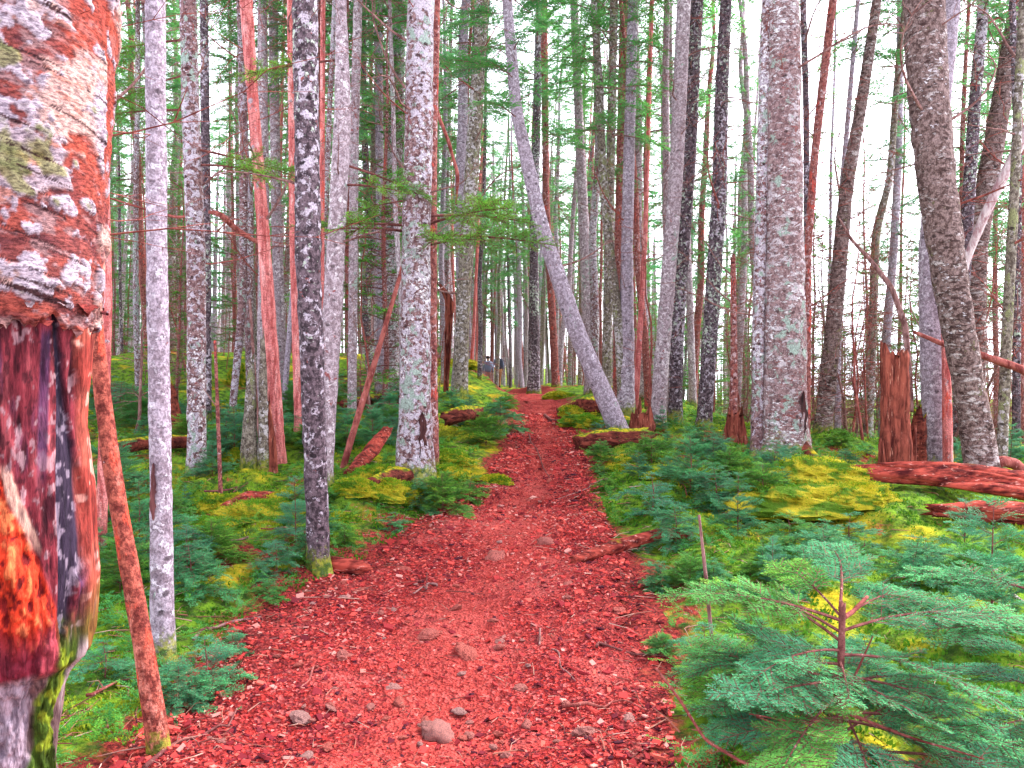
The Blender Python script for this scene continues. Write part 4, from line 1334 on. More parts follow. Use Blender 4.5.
# ------------------------------------------------------------------ stones on the path
rs = np.random.default_rng(77)
STN = []
for i in range(6):
    b = MB()
    n, m = 18, 14
    u, v = np.meshgrid(np.arange(n) / n * 2 * np.pi, np.linspace(0, np.pi, m))
    D = np.stack([np.sin(v) * np.cos(u), np.sin(v) * np.sin(u), np.cos(v)], -1)
    q = np.round(D * 1.7 + .25 * fbm(D * 1.6 + i * 9, 500 + i, 2)[..., None]) / 1.7
    r = 1 + .30 * fbm(D * 1.4 + i * 5, 510 + i, 3) + .08 * fbm(D * 5, 520 + i, 2)
    V = (D * .65 + q * .35) * r[..., None] * np.array([1, .75, .5])
    b.add(V.reshape(-1, 3), grid_quads(m, n, True))
    STN.append(b.mesh('stone', M['stone'], i % 2 == 0))
named = [(468, 657, 26, 'orange-red stone in the middle of the path with a thin tip to the right'), (342, 661, 24, 'rounded orange stone toward the left of the path'), (436, 736, 30, 'dark red stone low in the middle of the path, nearest of all'),
         (428, 638, 20, 'flat pinkish stone above the orange-red middle stone'), (494, 560, 26, 'dark flat stone on the path level with the short red log chunk'), (392, 690, 16, 'small stone below the rounded orange stone'),
         (400, 704, 14, 'small stone left of the nearest dark red stone'), (405, 572, 12, 'small orange stone right of the short red log chunk'), (568, 588, 14, 'small pale stone on the right of the path below the angled log'),
         (300, 720, 18, 'orange stone on the left of the path near the bottom'), (520, 690, 14, 'low dark stone right of the middle of the path'), (620, 612, 14, 'small red stone near the right rim of the path'), (455, 610, 12, 'small dark stone above the flat pinkish stone'), (628, 724, 16, 'whitish stone at the right foot of the path'), (545, 544, 18, 'flat red stone in mid path below the bend'), (585, 735, 22, 'squarish pale stone at the bottom right of the path'), (355, 690, 14, 'small stone directly below the rounded orange stone')]
for i, (px, py, w, lab) in enumerate(named):
    x, y, z = ground_at(px, py)
    s = w / 2 * y / F * 1.25
    o = link('stone', STN[i % 6], None, (x, y, z + s * .12))
    o.scale = (s, s * rs.uniform(.8, 1.1), s * rs.uniform(.7, 1.0))
    o.rotation_euler = (rs.normal(0, .15), rs.normal(0, .15), rs.uniform(0, 6.28))
    tag(o, lab, 'stone', 'larger stones lying on the path')
for i in range(110):
    py = 440 + 320 * rs.random() ** .7
    y = row_depth(py)
    l, r = path_edges(y)
    x = l + (r - l) * rs.beta(1.3, 1.3)
    s = rs.uniform(.008, .032)
    o = link('pebble', STN[rs.integers(6)], None, (x, y, float(H(x, y)) + .012))
    o.scale = (s, s * rs.uniform(.7, 1.2), s * rs.uniform(.6, 1.0))
    o.rotation_euler = (rs.normal(0, .2), rs.normal(0, .2), rs.uniform(0, 6.28))
    tag(o, 'small rough red pebble lying loose among the cinders of the path', 'pebble', 'small red pebbles scattered over the path')

# ------------------------------------------------------------------ background forest
BT = {}
for kname in ('grey', 'lichen', 'dark', 'brownred', 'olive', 'pale', 'redwood'):
    BT[kname] = []
    for v in range(3):
        rs = np.random.default_rng(600 + v * 7 + len(BT) * 31)
        n = 9
        z = np.linspace(0, 14, n)
        wx, wy = np.cumsum(rs.normal(0, .07, n)), np.cumsum(rs.normal(0, .07, n))
        wx -= wx[0] + np.linspace(0, 1, n) * rs.normal(0, .2)
        P = np.c_[wx, wy - wy[0], z, .10 * (1 - .72 * (z / 14) ** 1.3)]
        P = np.r_[[[P[0, 0], P[0, 1], -.3, .11]], P]
        b = MB()
        b.add(*tube(P, 10, .30, .08, 5, 620 + v, horiz=True, flare=.35))
        BT[kname].append(b.mesh('trunk', BARK[kname]))

rs = np.random.default_rng(2024)
placed = []


def free(x, y, dmin):
    return all((x - a) ** 2 + (y - c) ** 2 > dmin ** 2 for a, c in placed)


SIDE_LABEL = {
    ('left', 'live'): 'slender fir in the crowded trees deep in the forest left of the trail',
    ('left', 'dead'): 'bare reddish dead stem deep in the forest left of the trail',
    ('mid', 'live'): 'thin straight fir in the crowd of trunks beyond the crest of the trail',
    ('mid', 'dead'): 'bare reddish dead stem in the crowd of trunks beyond the crest of the trail',
    ('right', 'live'): 'thin fir on the falling slope behind the log, against the bright sky',
    ('right', 'dead'): 'bare reddish dead stem on the falling slope behind the log'}
GRP = {'left': 'background trees left of the trail', 'mid': 'background trees beyond the crest', 'right': 'background trees on the right slope'}
n_bg = 0
tries = 0
while n_bg < 285 and tries < 9000:
    tries += 1
    y = 12.5 + 40 * rs.random() ** 1.15
    f = rs.uniform(-.70, .70)
    x = f * y
    px = 512 + F * f
    u = float(path_u(x, y))
    if y < 34 and u < .55:
        continue
    if 470 < px < 585 and y < 21:
        continue
    if px > 770 and rs.random() < .93:
        continue
    if 640 < px < 770 and rs.random() < .55:
        continue
    if 195 < px < 245 and rs.random() < .85:
        continue
    if not free(x, y, .45 + .008 * y):
        continue
    placed.append((x, y))
    side = 'left' if px < 430 else ('mid' if px < 690 else 'right')
    kind = rs.choice(['grey', 'lichen', 'dark', 'brownred', 'olive', 'pale', 'redwood'], p=[.18, .20, .09, .17, .10, .20, .06])
    dead = kind == 'redwood'
    rt = root('dead_tree' if dead else 'fir_tree', (x, y, float(H(x, y))), SIDE_LABEL[side, 'dead' if dead else 'live'], 'dead tree' if dead else 'tree', GRP[side] + (', dead' if dead else ''), rs.uniform(0, 6.28))
    tr = link('trunk', BT[kind][rs.integers(3)], rt)
    r = rs.uniform(.45, 1.15) * (.75 if dead else 1)
    hz = rs.uniform(.72, 1.1)
    tr.scale = (r, r, hz)
    lean = rs.normal(0, .035, 2)
    tr.rotation_euler = (lean[0], lean[1], 0)
    zc = (rs.uniform(4.2, 7.5) if px < 690 else rs.uniform(2.5, 6)) * hz
    if dead:
        c = link('dead_crown', DEADTOPS[rs.integers(2)], rt, (lean[1] * zc, -lean[0] * zc, zc * .8))
    else:
        c = link('crown', CROWNS[rs.integers(6)], rt, (lean[1] * zc, -lean[0] * zc, zc))
        k = (14 * hz - zc) / 8.3
        w = rs.uniform(.5, .9) * (1 if px < 640 else .75)
        c.scale = (w, w, k)
    c.rotation_euler = (lean[0], lean[1], 0)
    n_bg += 1

# a few firs with low crowns filling the upper right corner
for px, y, zc, w in [(962, 15.5, 3.6, .9), (996, 17, 3.2, 1.0), (1022, 14.5, 3.8, .9), (985, 21, 2.4, 1.0), (900, 24, 2.6, .7), (868, 27, 2.2, .7), (1040, 19, 2.8, 1.0)]:
    x = (px - 512) / F * y
    placed.append((x, y))
    rt = root('fir_tree', (x, y, float(H(x, y))), SIDE_LABEL['right', 'live'], 'tree', GRP['right'], rs.uniform(0, 6.28))
    link('trunk', BT['brownred'][rs.integers(3)], rt).scale = (.6, .6, .85)
    c = link('crown', CROWNS[rs.integers(6)], rt, (0, 0, zc))
    c.scale = (w, w, 1.05)
# young firs that give the green at half height
n_y = 0
tries = 0
while n_y < 46 and tries < 3000:
    tries += 1
    y = 13 + 26 * rs.random()
    f = rs.uniform(-.68, .68)
    x = f * y
    px = 512 + F * f
    if float(path_u(x, y)) < 1.0 or (440 < px < 640 and y < 24) or not free(x, y, .6):
        continue
    if px > 640 and rs.random() < .35:
        continue
    placed.append((x, y))
    side = 'left' if px < 430 else ('mid' if px < 690 else 'right')
    rt = root('young_fir', (x, y, float(H(x, y))), {'left': 'young bushy green fir among the background trunks left of the trail', 'mid': 'young bushy green fir among the trunks beyond the crest', 'right': 'young bushy green fir on the slope behind the log'}[side], 'young tree', 'young firs, ' + GRP[side], rs.uniform(0, 6.28))
    k = rs.uniform(.7, 1.5)
    b = link('crown', YOUNG[rs.integers(4)], rt)
    b.scale = (k, k, k)
    t = link('trunk', BT['brownred'][rs.integers(3)], rt)
    t.scale = (k * .34, k * .34, k * .36)
    n_y += 1

# dead twiggy saplings: the pinkish brush between the trunks
BRUSH = []
for i in range(4):
    b = MB()
    rb_ = np.random.default_rng(700 + i)
    A, B, R0, R1 = [], [], [], []
    hgt = rb_.uniform(2.6, 4.5)
    p = np.array([0, 0, -.1])
    for k in range(9):
        q = p + np.array([rb_.normal(0, .05), rb_.normal(0, .05), hgt / 9])
        A.append(p); B.append(q); R0.append(.022 * (1 - k / 10)); R1.append(.022 * (1 - (k + 1) / 10))
        p = q
    V, Q = sticks(A, B, R0, R1, 6)
    b.add(V, Q)
    dead_twigs(b, rb_, .3, hgt, 46, .75, m=0, rb=.006, ang=.25)
    BRUSH.append(b.mesh('dead_sapling', M[('dead', 'dead_red', 'dead', 'dead_red')[i]], True))
n = 0
while n < 80:
    y = 10.5 + 20 * rs.random()
    f = rs.uniform(-.66, .68)
    x = f * y
    px = 512 + F * f
    if float(path_u(x, y)) < .8 or (440 < px < 600 and y < 22) or (px < 440 and rs.random() < .6) or not free(x, y, .3):
        continue
    placed.append((x, y))
    o = link('dead_sapling', BRUSH[rs.integers(4)], None, (x, y, float(H(x, y))))
    k = rs.uniform(.5, 1.25)
    o.scale = (k, k, k)
    o.rotation_euler = (rs.normal(0, .12), rs.normal(0, .12), rs.uniform(0, 6.28))
    side = 'left' if px < 430 else ('mid' if px < 690 else 'right')
    tag(o, {'left': 'bare twiggy dead sapling among the trunks left of the trail', 'mid': 'bare twiggy dead sapling among the trunks beyond the crest', 'right': 'bare twiggy dead sapling on the slope behind the log and stump'}[side], 'dead sapling', 'dead saplings, ' + GRP[side])
    n += 1


n = 0
while n < 60:
    y = 10.6 + 9 * rs.random()
    f = rs.uniform(.28, .68)
    x = f * y
    if float(path_u(x, y)) < .8 or not free(x, y, .22):
        continue
    placed.append((x, y))
    o = link('dead_sapling', BRUSH[rs.integers(4)], None, (x, y, float(H(x, y))))
    k = rs.uniform(.5, 1.0)
    o.scale = (k * 1.2, k * 1.2, k)
    o.rotation_euler = (rs.normal(0, .2), rs.normal(0, .2), rs.uniform(0, 6.28))
    px = 512 + F * f
    side = 'left' if px < 430 else ('mid' if px < 690 else 'right')
    tag(o, {'left': '', 'mid': 'bare twiggy dead sapling among the trunks beyond the crest', 'right': 'bare twiggy dead sapling on the slope behind the log and stump'}[side], 'dead sapling', 'dead saplings, ' + GRP[side])
    n += 1


def far_wood():
    """the far wood that closes every gap at eye level: reads as one mass"""
    r = np.random.default_rng(31)
    b = MB()
    cols = ['pale', 'grey', 'pale', 'brownred']
    for i in range(820):
        y = r.uniform(40, 95)
        f = r.uniform(-.75, .75)
        x = f * y
        if 512 + F * f > 800 and r.random() < .85:
            continue
        z = float(H(x, y))
        hh = r.uniform(11, 16)
        rr = r.uniform(.06, .15)
        l = r.normal(0, .3, 2)
        V, Q, T = tube([(x, y, z - .3, rr), (x + l[0] * .4, y, z + hh * .5, rr * .8), (x + l[0], y + l[1], z + hh, .02)], 6, 2.5, .0)
        b.add(V, Q, T, m=int(r.integers(4)))
        if r.random() < (.42 if x < .1 * y else .22):
            rb = MB()
            br = whorl_list(r, hh * r.uniform(.3, .5), hh, 1.3, 4, .0, .2, .9, .7, .3)
            fir_branches(rb, r, br, sub_sp=.45, sub_frac=.42, spacing=.22, nl=.28, nw=.11, r0=.015, bare=.2)
            k = 4
            for Vv, Qq, mm, cc in zip(rb.V, rb.Q, rb.qm, rb.C):
                pass
            Vv = np.concatenate(rb.V)
            Qq = np.concatenate(rb.Q)
            mm = np.concatenate(rb.qm)
            cc = np.concatenate(rb.C)
            Vv = Vv + [x, y, z]
            s0 = Qq[mm == 0]
            b.add(Vv, s0, m=4, c=cc)
    o = link('forest', b.mesh('forest', [BARK[c] for c in cols] + [M['needle_crown']], False))
    tag(o, 'far wood of thin trunks and dull green crowns closing the view', 'forest', None, 'stuff')


far_wood()


# ------------------------------------------------------------------ fir saplings
def sapling_mesh(seed, h, R, mat, nper=5, dz=.070, sub_sp=.034, spacing=.0085, nl=.021, nw=.0046, droop=.30, elev=.38, sub2=True, skip=.12, taper=.6, z0=.10):
    rng = np.random.default_rng(seed)
    b = MB()
    br = whorl_list(rng, h * z0, h * .95, R, nper, elev, droop, dz, taper, skip)
    fir_branches(b, rng, br, sub_sp=sub_sp, sub_frac=.46, spacing=spacing, nl=nl, nw=nw, r0=.0028, sub2=sub2, bare=.1, tips=.45, fluff=.4)
    fol = b.mesh('foliage', [M[mat], M['twig']], False)
    b = MB()
    b.add(*tube([(0, 0, -.08, .006), (rng.normal(0, .01), rng.normal(0, .01), h * .5, .0045), (rng.normal(0, .015), 0, h * .93, .0015)], 7, .04, .1, 20, seed))
    # leader shoot with needles
    return fol, b.mesh('stem', M['twig'])


SAP = [sapling_mesh(800, .62, .46, 'needle_blue'), sapling_mesh(801, .50, .50, 'needle_green', droop=.35), sapling_mesh(802, .78, .44, 'needle_blue', dz=.1),
       sapling_mesh(803, .36, .42, 'needle_green', elev=.1), sapling_mesh(804, .30, .36, 'needle_blue', elev=.05), sapling_mesh(805, .42, .46, 'needle_blue', elev=.15, droop=.4)]
SAPH = [.62, .50, .78, .36, .30, .42]


def sapling(px, py, hpx, v, label, group=None, d=None, rz=None):
    x, y, z = ground_at(px, py)
    if d is not None:
        x, y = (px - 512) / F * d, d
        z = float(H(x, y))
    k = hpx * y / F / SAPH[v]
    rt = root('fir_sapling', (x, y, z), label, 'sapling', group, rz if rz is not None else rnd.uniform(0, 6.28))
    f = link('foliage', SAP[v][0], rt)
    s_ = link('stem', SAP[v][1], rt)
    f.scale = s_.scale = (k, k, k)
    placed_s.append((x, y, k))
    return rt


placed_s = []
for a in [(690, 492, 62, 0, 'bluish fir sapling in front of the twin grey trunks on the right bank'), (738, 535, 66, 2, 'tall bluish fir sapling below the thick pink-brown trunk, nearest the path'),
          (652, 462, 34, 3, 'low fir sapling right beside the foot of the leaning tree'), (705, 455, 34, 5, 'fir sapling just below the blackish fir'), (730, 480, 34, 1, 'low spreading fir sapling left of the foot of the thick pink-brown trunk'),
          (652, 512, 40, 4, 'small bluish fir sapling hanging over the right path edge'), (676, 545, 42, 5, 'bluish fir sapling beside the upper end of the angled red log'), (790, 545, 36, 3, 'low green fir sapling in the moss below the thin reddish log'),
          (850, 545, 34, 4, 'small fir sapling in the middle of the mossy bank below the tall stump'), (915, 585, 50, 5, 'fir sapling in front of the bleached curved branch'), 
          (992, 640, 150, 2, 'tall fir sapling at the right edge behind the foreground fir'), (955, 470, 34, 0, 'fir sapling seen behind the long splintered log'), (1010, 462, 40, 0, 'fir sapling behind the arched root'),
          (846, 470, 22, 5, 'fir sapling between the thick pink-brown trunk and the tall stump'), (965, 575, 80, 2, 'upright fir sapling with a long leader shoot below the red logs'),
          (600, 474, 14, 3, 'flat green seedling patch on the right path edge under the dark rotten log'), (606, 490, 15, 3, 'flat green seedling patch on the right path edge, lower of the two'), (570, 428, 16, 1, 'tiny green fir on the right rim of the path below the crest'),
          (443, 512, 42, 1, 'dense round bright green fir bush at the left bend of the path'), (418, 508, 30, 5, 'low bluish fir bush at the foot of the thick lichened fir'), (470, 500, 26, 3, 'small green fir bush hanging onto the path at the left bend'),
          (486, 446, 36, 1, 'bright green fir bush bulging toward the path above the bend'), (470, 424, 30, 0, 'bluish fir bush below the mossy olive fir'), (500, 430, 34, 5, 'green fir bush at the inner corner where the path narrows'), (452, 410, 24, 0, 'bluish fir bush left of the mossy olive fir'),
          (505, 412, 20, 1, 'small fir bush on the rim where the path disappears'), (372, 446, 44, 0, 'bluish fir bush behind the leaning stick'), (350, 432, 40, 2, 'fir sapling behind the pinkish slanting fir'), (402, 446, 36, 5, 'bluish fir bush left of the thick lichened fir'),
          (296, 548, 74, 2, 'wispy grey-blue fir sapling left of the dark spotted trunk'), (212, 478, 36, 0, 'bluish fir sapling beside the lichen-flecked fir'),
          (240, 440, 34, 2, 'fir sapling left of the split stump'), (140, 540, 64, 2, 'bluish fir sapling left of the slim mauve-grey fir'), (112, 500, 70, 0, 'fir sapling close behind the old birch'), (120, 590, 54, 1, 'bushy green fir sapling between the old birch and the slim mauve-grey fir'),
          (190, 590, 50, 5, 'green fir bush right of the slim mauve-grey fir'), (212, 562, 44, 1, 'round green fir bush in the left moss'), (205, 690, 52, 4, 'grey-blue fir seedling with flat sprays beside the foot of the slim mauve-grey fir'),
          (178, 705, 44, 5, 'grey-blue fir seedling right of the orange-red sapling foot'), (104, 680, 40, 4, 'small fir seedling in front of the old birch'), (232, 655, 26, 4, 'flat fir seedling at the left rim of the path'), (270, 600, 22, 3, 'flat green fir seedling at the left path rim below the dark spotted trunk'),
          (345, 545, 20, 3, 'flat green seedling right behind the dark spotted trunk'), (395, 530, 18, 4, 'small bluish seedling on the left path edge above the short red log chunk')]:
    sapling(*a)

rs = np.random.default_rng(909)


def fill(n, box, lab, grp, hlo, hhi, dens=.22, umin=.18):
    c = t = 0
    while c < n and t < 8000:
        t += 1
        px, py = rs.uniform(box[0], box[1]), rs.uniform(box[2], box[3])
        if (840 < px and 470 < py < 545) or (185 < px < 312 and 468 < py < 556) or (338 < px < 455 and 452 < py < 525) or (740 < px < 900 and 468 < py < 530 and rs.random() < .7):
            continue
        x, y, z = ground_at(px, py)
        if y > 30 or float(path_u(x, y)) < umin or any((x - a) ** 2 + (y - b_) ** 2 < (dens * max(.6, k)) ** 2 for a, b_, k in placed_s):
            continue
        hm = rs.uniform(hlo, hhi)
        sapling(px, py, hm * F / y, int(rs.choice([0, 1, 2, 3, 4, 5], p=[.26, .14, .14, .1, .16, .2])), lab, grp)
        c += 1


fill(50, (88, 450, 388, 455), 'bluish-green fir sapling in the thicket under the trunks left of the trail', 'fir saplings in the left thicket', .25, .6, .34)
fill(15, (88, 330, 500, 600), 'low fir sapling in the moss on the left bank', 'low firs on the left bank', .15, .34, .30)
fill(15, (600, 800, 418, 520), 'bluish fir sapling on the right bank below the trunks', 'fir saplings on the right bank', .18, .45, .34)
fill(18, (760, 1024, 440, 600), 'small fir sapling in the mossy ground below the red logs', 'small firs on the right mossy ground', .12, .32, .28)
fill(20, (660, 900, 560, 720), 'small fir sapling between the path and the foreground fir', 'small firs beside the foreground fir', .10, .24, .16, .05)


# ------------------------------------------------------------------ the young fir in the right foreground
def foreground_fir():
    d0 = 2.55
    x0 = (840 - 512) / F * d0
    z0 = float(H(x0, d0))
    rt = root('fir_sapling', (x0, d0, z0), 'large young fir with a snapped-off top and wide flat sprays, nearest at the lower right', 'sapling')
    rng = np.random.default_rng(88)
    ztop = EYE + (HOR - 604) / F * d0 - z0
    b = MB()
    b.add(*tube([(-.012, 0, -.1, .014), (-.006, 0, ztop * .35, .012), (-.002, 0, ztop * .5, .011), (.004, 0, ztop * .8, .0115), (.008, 0, ztop, .010)], 12, .012, .12, 30, 881, jag1=.02))
    # the side shoot that took over at the top
    b2 = MB()
    b2.add(*tube([(.01, 0, ztop - .045, .008), (.05, .02, ztop - .03, .007), (.11, .05, ztop + .01, .0055)], 8, .012, .1, 30, 882))
    link('stem', b.mesh('stem', M['twig']), rt)
    link('shoot', b2.mesh('shoot', M['dead_red']), rt)
    specs = []
    # upper tier sweeping up and out
    for az, L, el, dp, zf in [(170, .60, .34, .22, .93), (148, .50, .46, .30, .88), (122, .58, .38, .24, .84), (97, .46, .44, .26, .95), (64, .62, .40, .22, .97), (36, .50, .34, .30, .92), (14, .68, .24, .22, .88), (204, .44, .22, .34, .80), (182, .42, .12, .3, .74), (338, .5, .16, .36, .78)]:
        specs.append((az, L, el, dp, zf))
    for zf, n, Lm, el in [(.70, 8, .58, .12), (.56, 9, .66, .06), (.42, 9, .70, .0), (.28, 9, .66, -.04), (.16, 7, .56, .0)]:
        a0 = rng.uniform(0, 360)
        for k in range(n):
            specs.append((a0 + k * 360 / n + rng.normal(0, 14), Lm * rng.uniform(.55, 1.25), el + rng.normal(0, .13), rng.uniform(.08, .38), zf + rng.uniform(-.08, .08)))
    for i, (az, L, el, dp, zf) in enumerate(specs):
        b = MB()
        g = np.random.default_rng(900 + i)
        fir_branches(b, g, [(np.array([0, 0, 0.]), 0.0, el, L, dp)], sub_sp=.036, sub_frac=g.uniform(.32, .46), spacing=.0044, nl=.019, nw=.0023, r0=.0052, sub2=True, bare=g.uniform(.15, .34), tips=g.uniform(.35, .8), fluff=.22)
        o = link('branch', b.mesh('branch', [M['needle_green' if g.random() < .3 else 'needle_blue'], M['twig']], False), rt, (0, 0, zf * ztop))
        o.rotation_euler = (g.normal(0, .16), 0, rad(az))
    # bare twigs showing through
    for i, (az, el, L, zf) in enumerate([(200, .35, .34, .42), (185, .1, .3, .5), (40, .75, .30, .52), (330, -.15, .4, .54), (350, .2, .12, .36)]):
        b = MB()
        e = np.array([math.cos(el), 0, math.sin(el)]) * L
        b.add(*tube([(0, 0, 0, .0055), (e[0] * .5, .01, e[2] * .5 - .015, .0042), (e[0], .0, e[2], .0022)], 7, .015, .12, 30, 890 + i))
        o = link('bare_branch', b.mesh('bare_branch', M['dead_red']), rt, (0, 0, zf * ztop))
        o.rotation_euler = (0, 0, rad(az))


foreground_fir()
# a second one reaching in at the right edge
d2 = 2.75
x2 = (1050 - 512) / F * d2
rt = root('fir_sapling', (x2, d2, float(H(x2, d2))), 'dark blue-green young fir cut by the lower right corner of the picture', 'sapling')
for i in range(15):
    b = MB()
    g = np.random.default_rng(960 + i)
    fir_branches(b, g, [(np.array([0, 0, 0.]), 0.0, g.uniform(-.1, .3), g.uniform(.35, .6), .2)], sub_sp=.032, sub_frac=.44, spacing=.005, nl=.018, nw=.0026, r0=.005, sub2=True, bare=.16, tips=.5)
    o = link('branch', b.mesh('branch', [M['needle_blue'], M['twig']], False), rt, (0, 0, .08 + .042 * i))
    o.rotation_euler = (0, 0, i * 2.4)
b = MB()
b.add(*tube([(0, 0, -.1, .013), (0, 0, .4, .010), (0, 0, .75, .004)], 10, .02, .1, 30, 961))
link('stem', b.mesh('stem', M['twig']), rt)

# the bright green spray in front of the thick lichened fir
def spray(px, py, d, az, g, label, k=1.0, pitch=0.0, roll=0.0):
    o = link('fir_branch', GREENB[g], None, px_point(px, py, d))
    o.rotation_euler = (roll, pitch, rad(az))
    o.scale = (k, k, k)
    tag(o, label, 'branch', None)


def tree_spray(tree, px, py, d, az, g, k=1.0, pitch=0.0):
    rt, at, dd = tree
    base = np.array(rt.location)
    o = link('green_branch', GREENB[g], rt)
    o.location = px_point(px, py, d) - base
    o.rotation_euler = (0, pitch, rad(az))
    o.scale = (k, k, k)


thick = HEROES['thick lichened fir with yellow-green moss at its foot at the left bend of the path']
for a in [(424, 236, 8.3, -15, 0, .95, .1), (428, 216, 8.3, 12, 1, 1.1, .0), (424, 226, 8.2, -50, 0, 1.0, .02), (410, 226, 8.2, 195, 1, 1.1, .05), (420, 244, 8.1, -70, 1, 1.0, .1), (408, 232, 8.1, 230, 2, 1.3, .1), (412, 200, 8.3, 160, 2, .9, .1), (426, 246, 8.2, -38, 2, 1.0, .0)]:
    tree_spray(thick, *a)
# wounds and hollows on the trunks, facing the path
def scar(key, px, py, w, h, col, dpt=.012):
    rt, at, d = HEROES[key]
    base = np.array(rt.location)
    c = px_point(px, py, d) - base
    q = at(c[2])
    u, v = np.meshgrid(np.linspace(-1, 1, 13), np.linspace(-1, 1, 25))
    hw, hh = w / 2 * d / F, h / 2 * d / F
    wid = np.sqrt(np.clip(1 - v * v, 0, 1)) * (.8 + .6 * fbm(xyz(v * 4, np.sign(u), px), 7, 3))
    X = c[0] + u * hw * wid
    Z = c[2] + v * hh
    cx = np.interp(Z, [c[2] - 2, c[2] + 2], [at(c[2] - 2)[0], at(c[2] + 2)[0]])
    R = q[3] * 1.04
    Y = q[1] - np.sqrt(np.clip(R * R - (X - q[0]) ** 2, (R * .25) ** 2, None)) - dpt * (np.abs(u) * 1.0 - .3) * (1 - np.abs(v) ** 3) - .004 * fbm(xyz(X * 60, X * 0, Z * 16), 9, 3) + .012 * np.clip(np.abs(v) - .9, 0, 1)
    b = MB()
    b.add(np.stack([X, Y, Z], -1).reshape(-1, 3), grid_quads(25, 13), c=.5)
    link('scar', b.mesh('scar', M[col]), rt)


GR = 'slim smooth mauve-grey fir beside the reddish leaning sapling left of the path'
BIGT = 'thick pink-brown trunk with banded lichen and a mossy foot right of the path'
M['hollow'] = wood_mat('dark_hollow_wood', srgb(74, 44, 44), srgb(26, 14, 16), srgb(120, 70, 64), .0, along=(1, 1, .15))
M['scar'] = wood_mat('scarred_bark_wood', srgb(120, 74, 74), srgb(66, 36, 40), srgb(150, 110, 108), .0, along=(1, 1, .15))
scar(GR, 158, 490, 9, 58, 'scar', .008)
scar(BIGT, 797, 420, 11, 60, 'hollow')
scar('thick lichened fir with yellow-green moss at its foot at the left bend of the path', 424, 446, 9, 70, 'hollow')
t_ = HEROES['pinkish lichened fir slanting behind the dark spotted trunk']
for a in [(345, 165, t_[2], 20, 1, .9, .3), (345, 185, t_[2], -30, 2, 1., .2), (340, 60, t_[2], 200, 1, .9, .3)]:
    tree_spray(t_, *a)
t_ = HEROES['slim smooth mauve-grey fir beside the reddish leaning sapling left of the path']
t_ = HEROES['red-and-white lichen-flecked fir right of the slim grey trunk']
for a in [(200, 150, t_[2], 10, 0, .8, .25), (200, 165, t_[2], -25, 1, .9, .2), (185, 40, t_[2], 185, 0, .8, .2), (185, 110, t_[2], 200, 1, .9, .2), (186, 75, t_[2], 165, 0, .7, .2)]:
    tree_spray(t_, *a)


# ------------------------------------------------------------------ moss cushions
def cushion(px, py, wpx, hfac, label, mat='needle_moss', seed=0):
    x, y, z = ground_at(px, py)
    w = wpx / 2 * y / F * 1.3
    r = np.random.default_rng(1200 + seed)
    n, m = 40, 16
    u, v = np.meshgrid(np.arange(n) / n * 2 * np.pi, np.linspace(0, np.pi * .58, m))
    D = np.stack([np.sin(v) * np.cos(u), np.sin(v) * np.sin(u), np.cos(v)], -1)
    lump = 1 + .28 * fbm(D * 2.2 + seed * 3, 1300 + seed, 3) + .10 * fbm(D * 8, 1310 + seed, 2)
    V = D * lump[..., None] * np.array([w, w * .62, w * hfac])
    b = MB()
    yel = np.clip(.70 + .5 * fbm(D * 2.8 + seed, 1320 + seed, 3) + .35 * fbm(D * 9, 1330 + seed, 3), 0, 1)
    b.add(V.reshape(-1, 3), grid_quads(m, n, True), m=0, c=yel.ravel())
    k = 5200
    i = r.integers(0, (m - 1) * n, k)
    P = V.reshape(-1, 3)[i] + r.normal(0, w * .06, (k, 3)) * [1, 1, .2]
    nn = norm(D.reshape(-1, 3)[i] + r.normal(0, .5, (k, 3)))
    wv = norm(np.cross(nn, r.normal(0, 1, (k, 3))))
    L = (.008 + .0010 * y) * r.uniform(.5, 1.4, (k, 1))
    Q = np.stack([P - wv * L * .15, P + nn * L * .5 - wv * L * .3, P + nn * L, P + nn * L * .5 + wv * L * .3], 1)
    b.add(Q.reshape(-1, 3), np.arange(k * 4).reshape(-1, 4), m=1, c=np.repeat(np.clip(yel.ravel()[i] + r.normal(0, .15, k), 0, 1), 4))
    o = link('moss_cushion', b.mesh('moss_cushion', [M['moss_body'], M[mat]], False), None, (x, y, z - .01))
    o.rotation_euler = (0, 0, r.normal(0, .3))
    tag(o, label, 'moss')


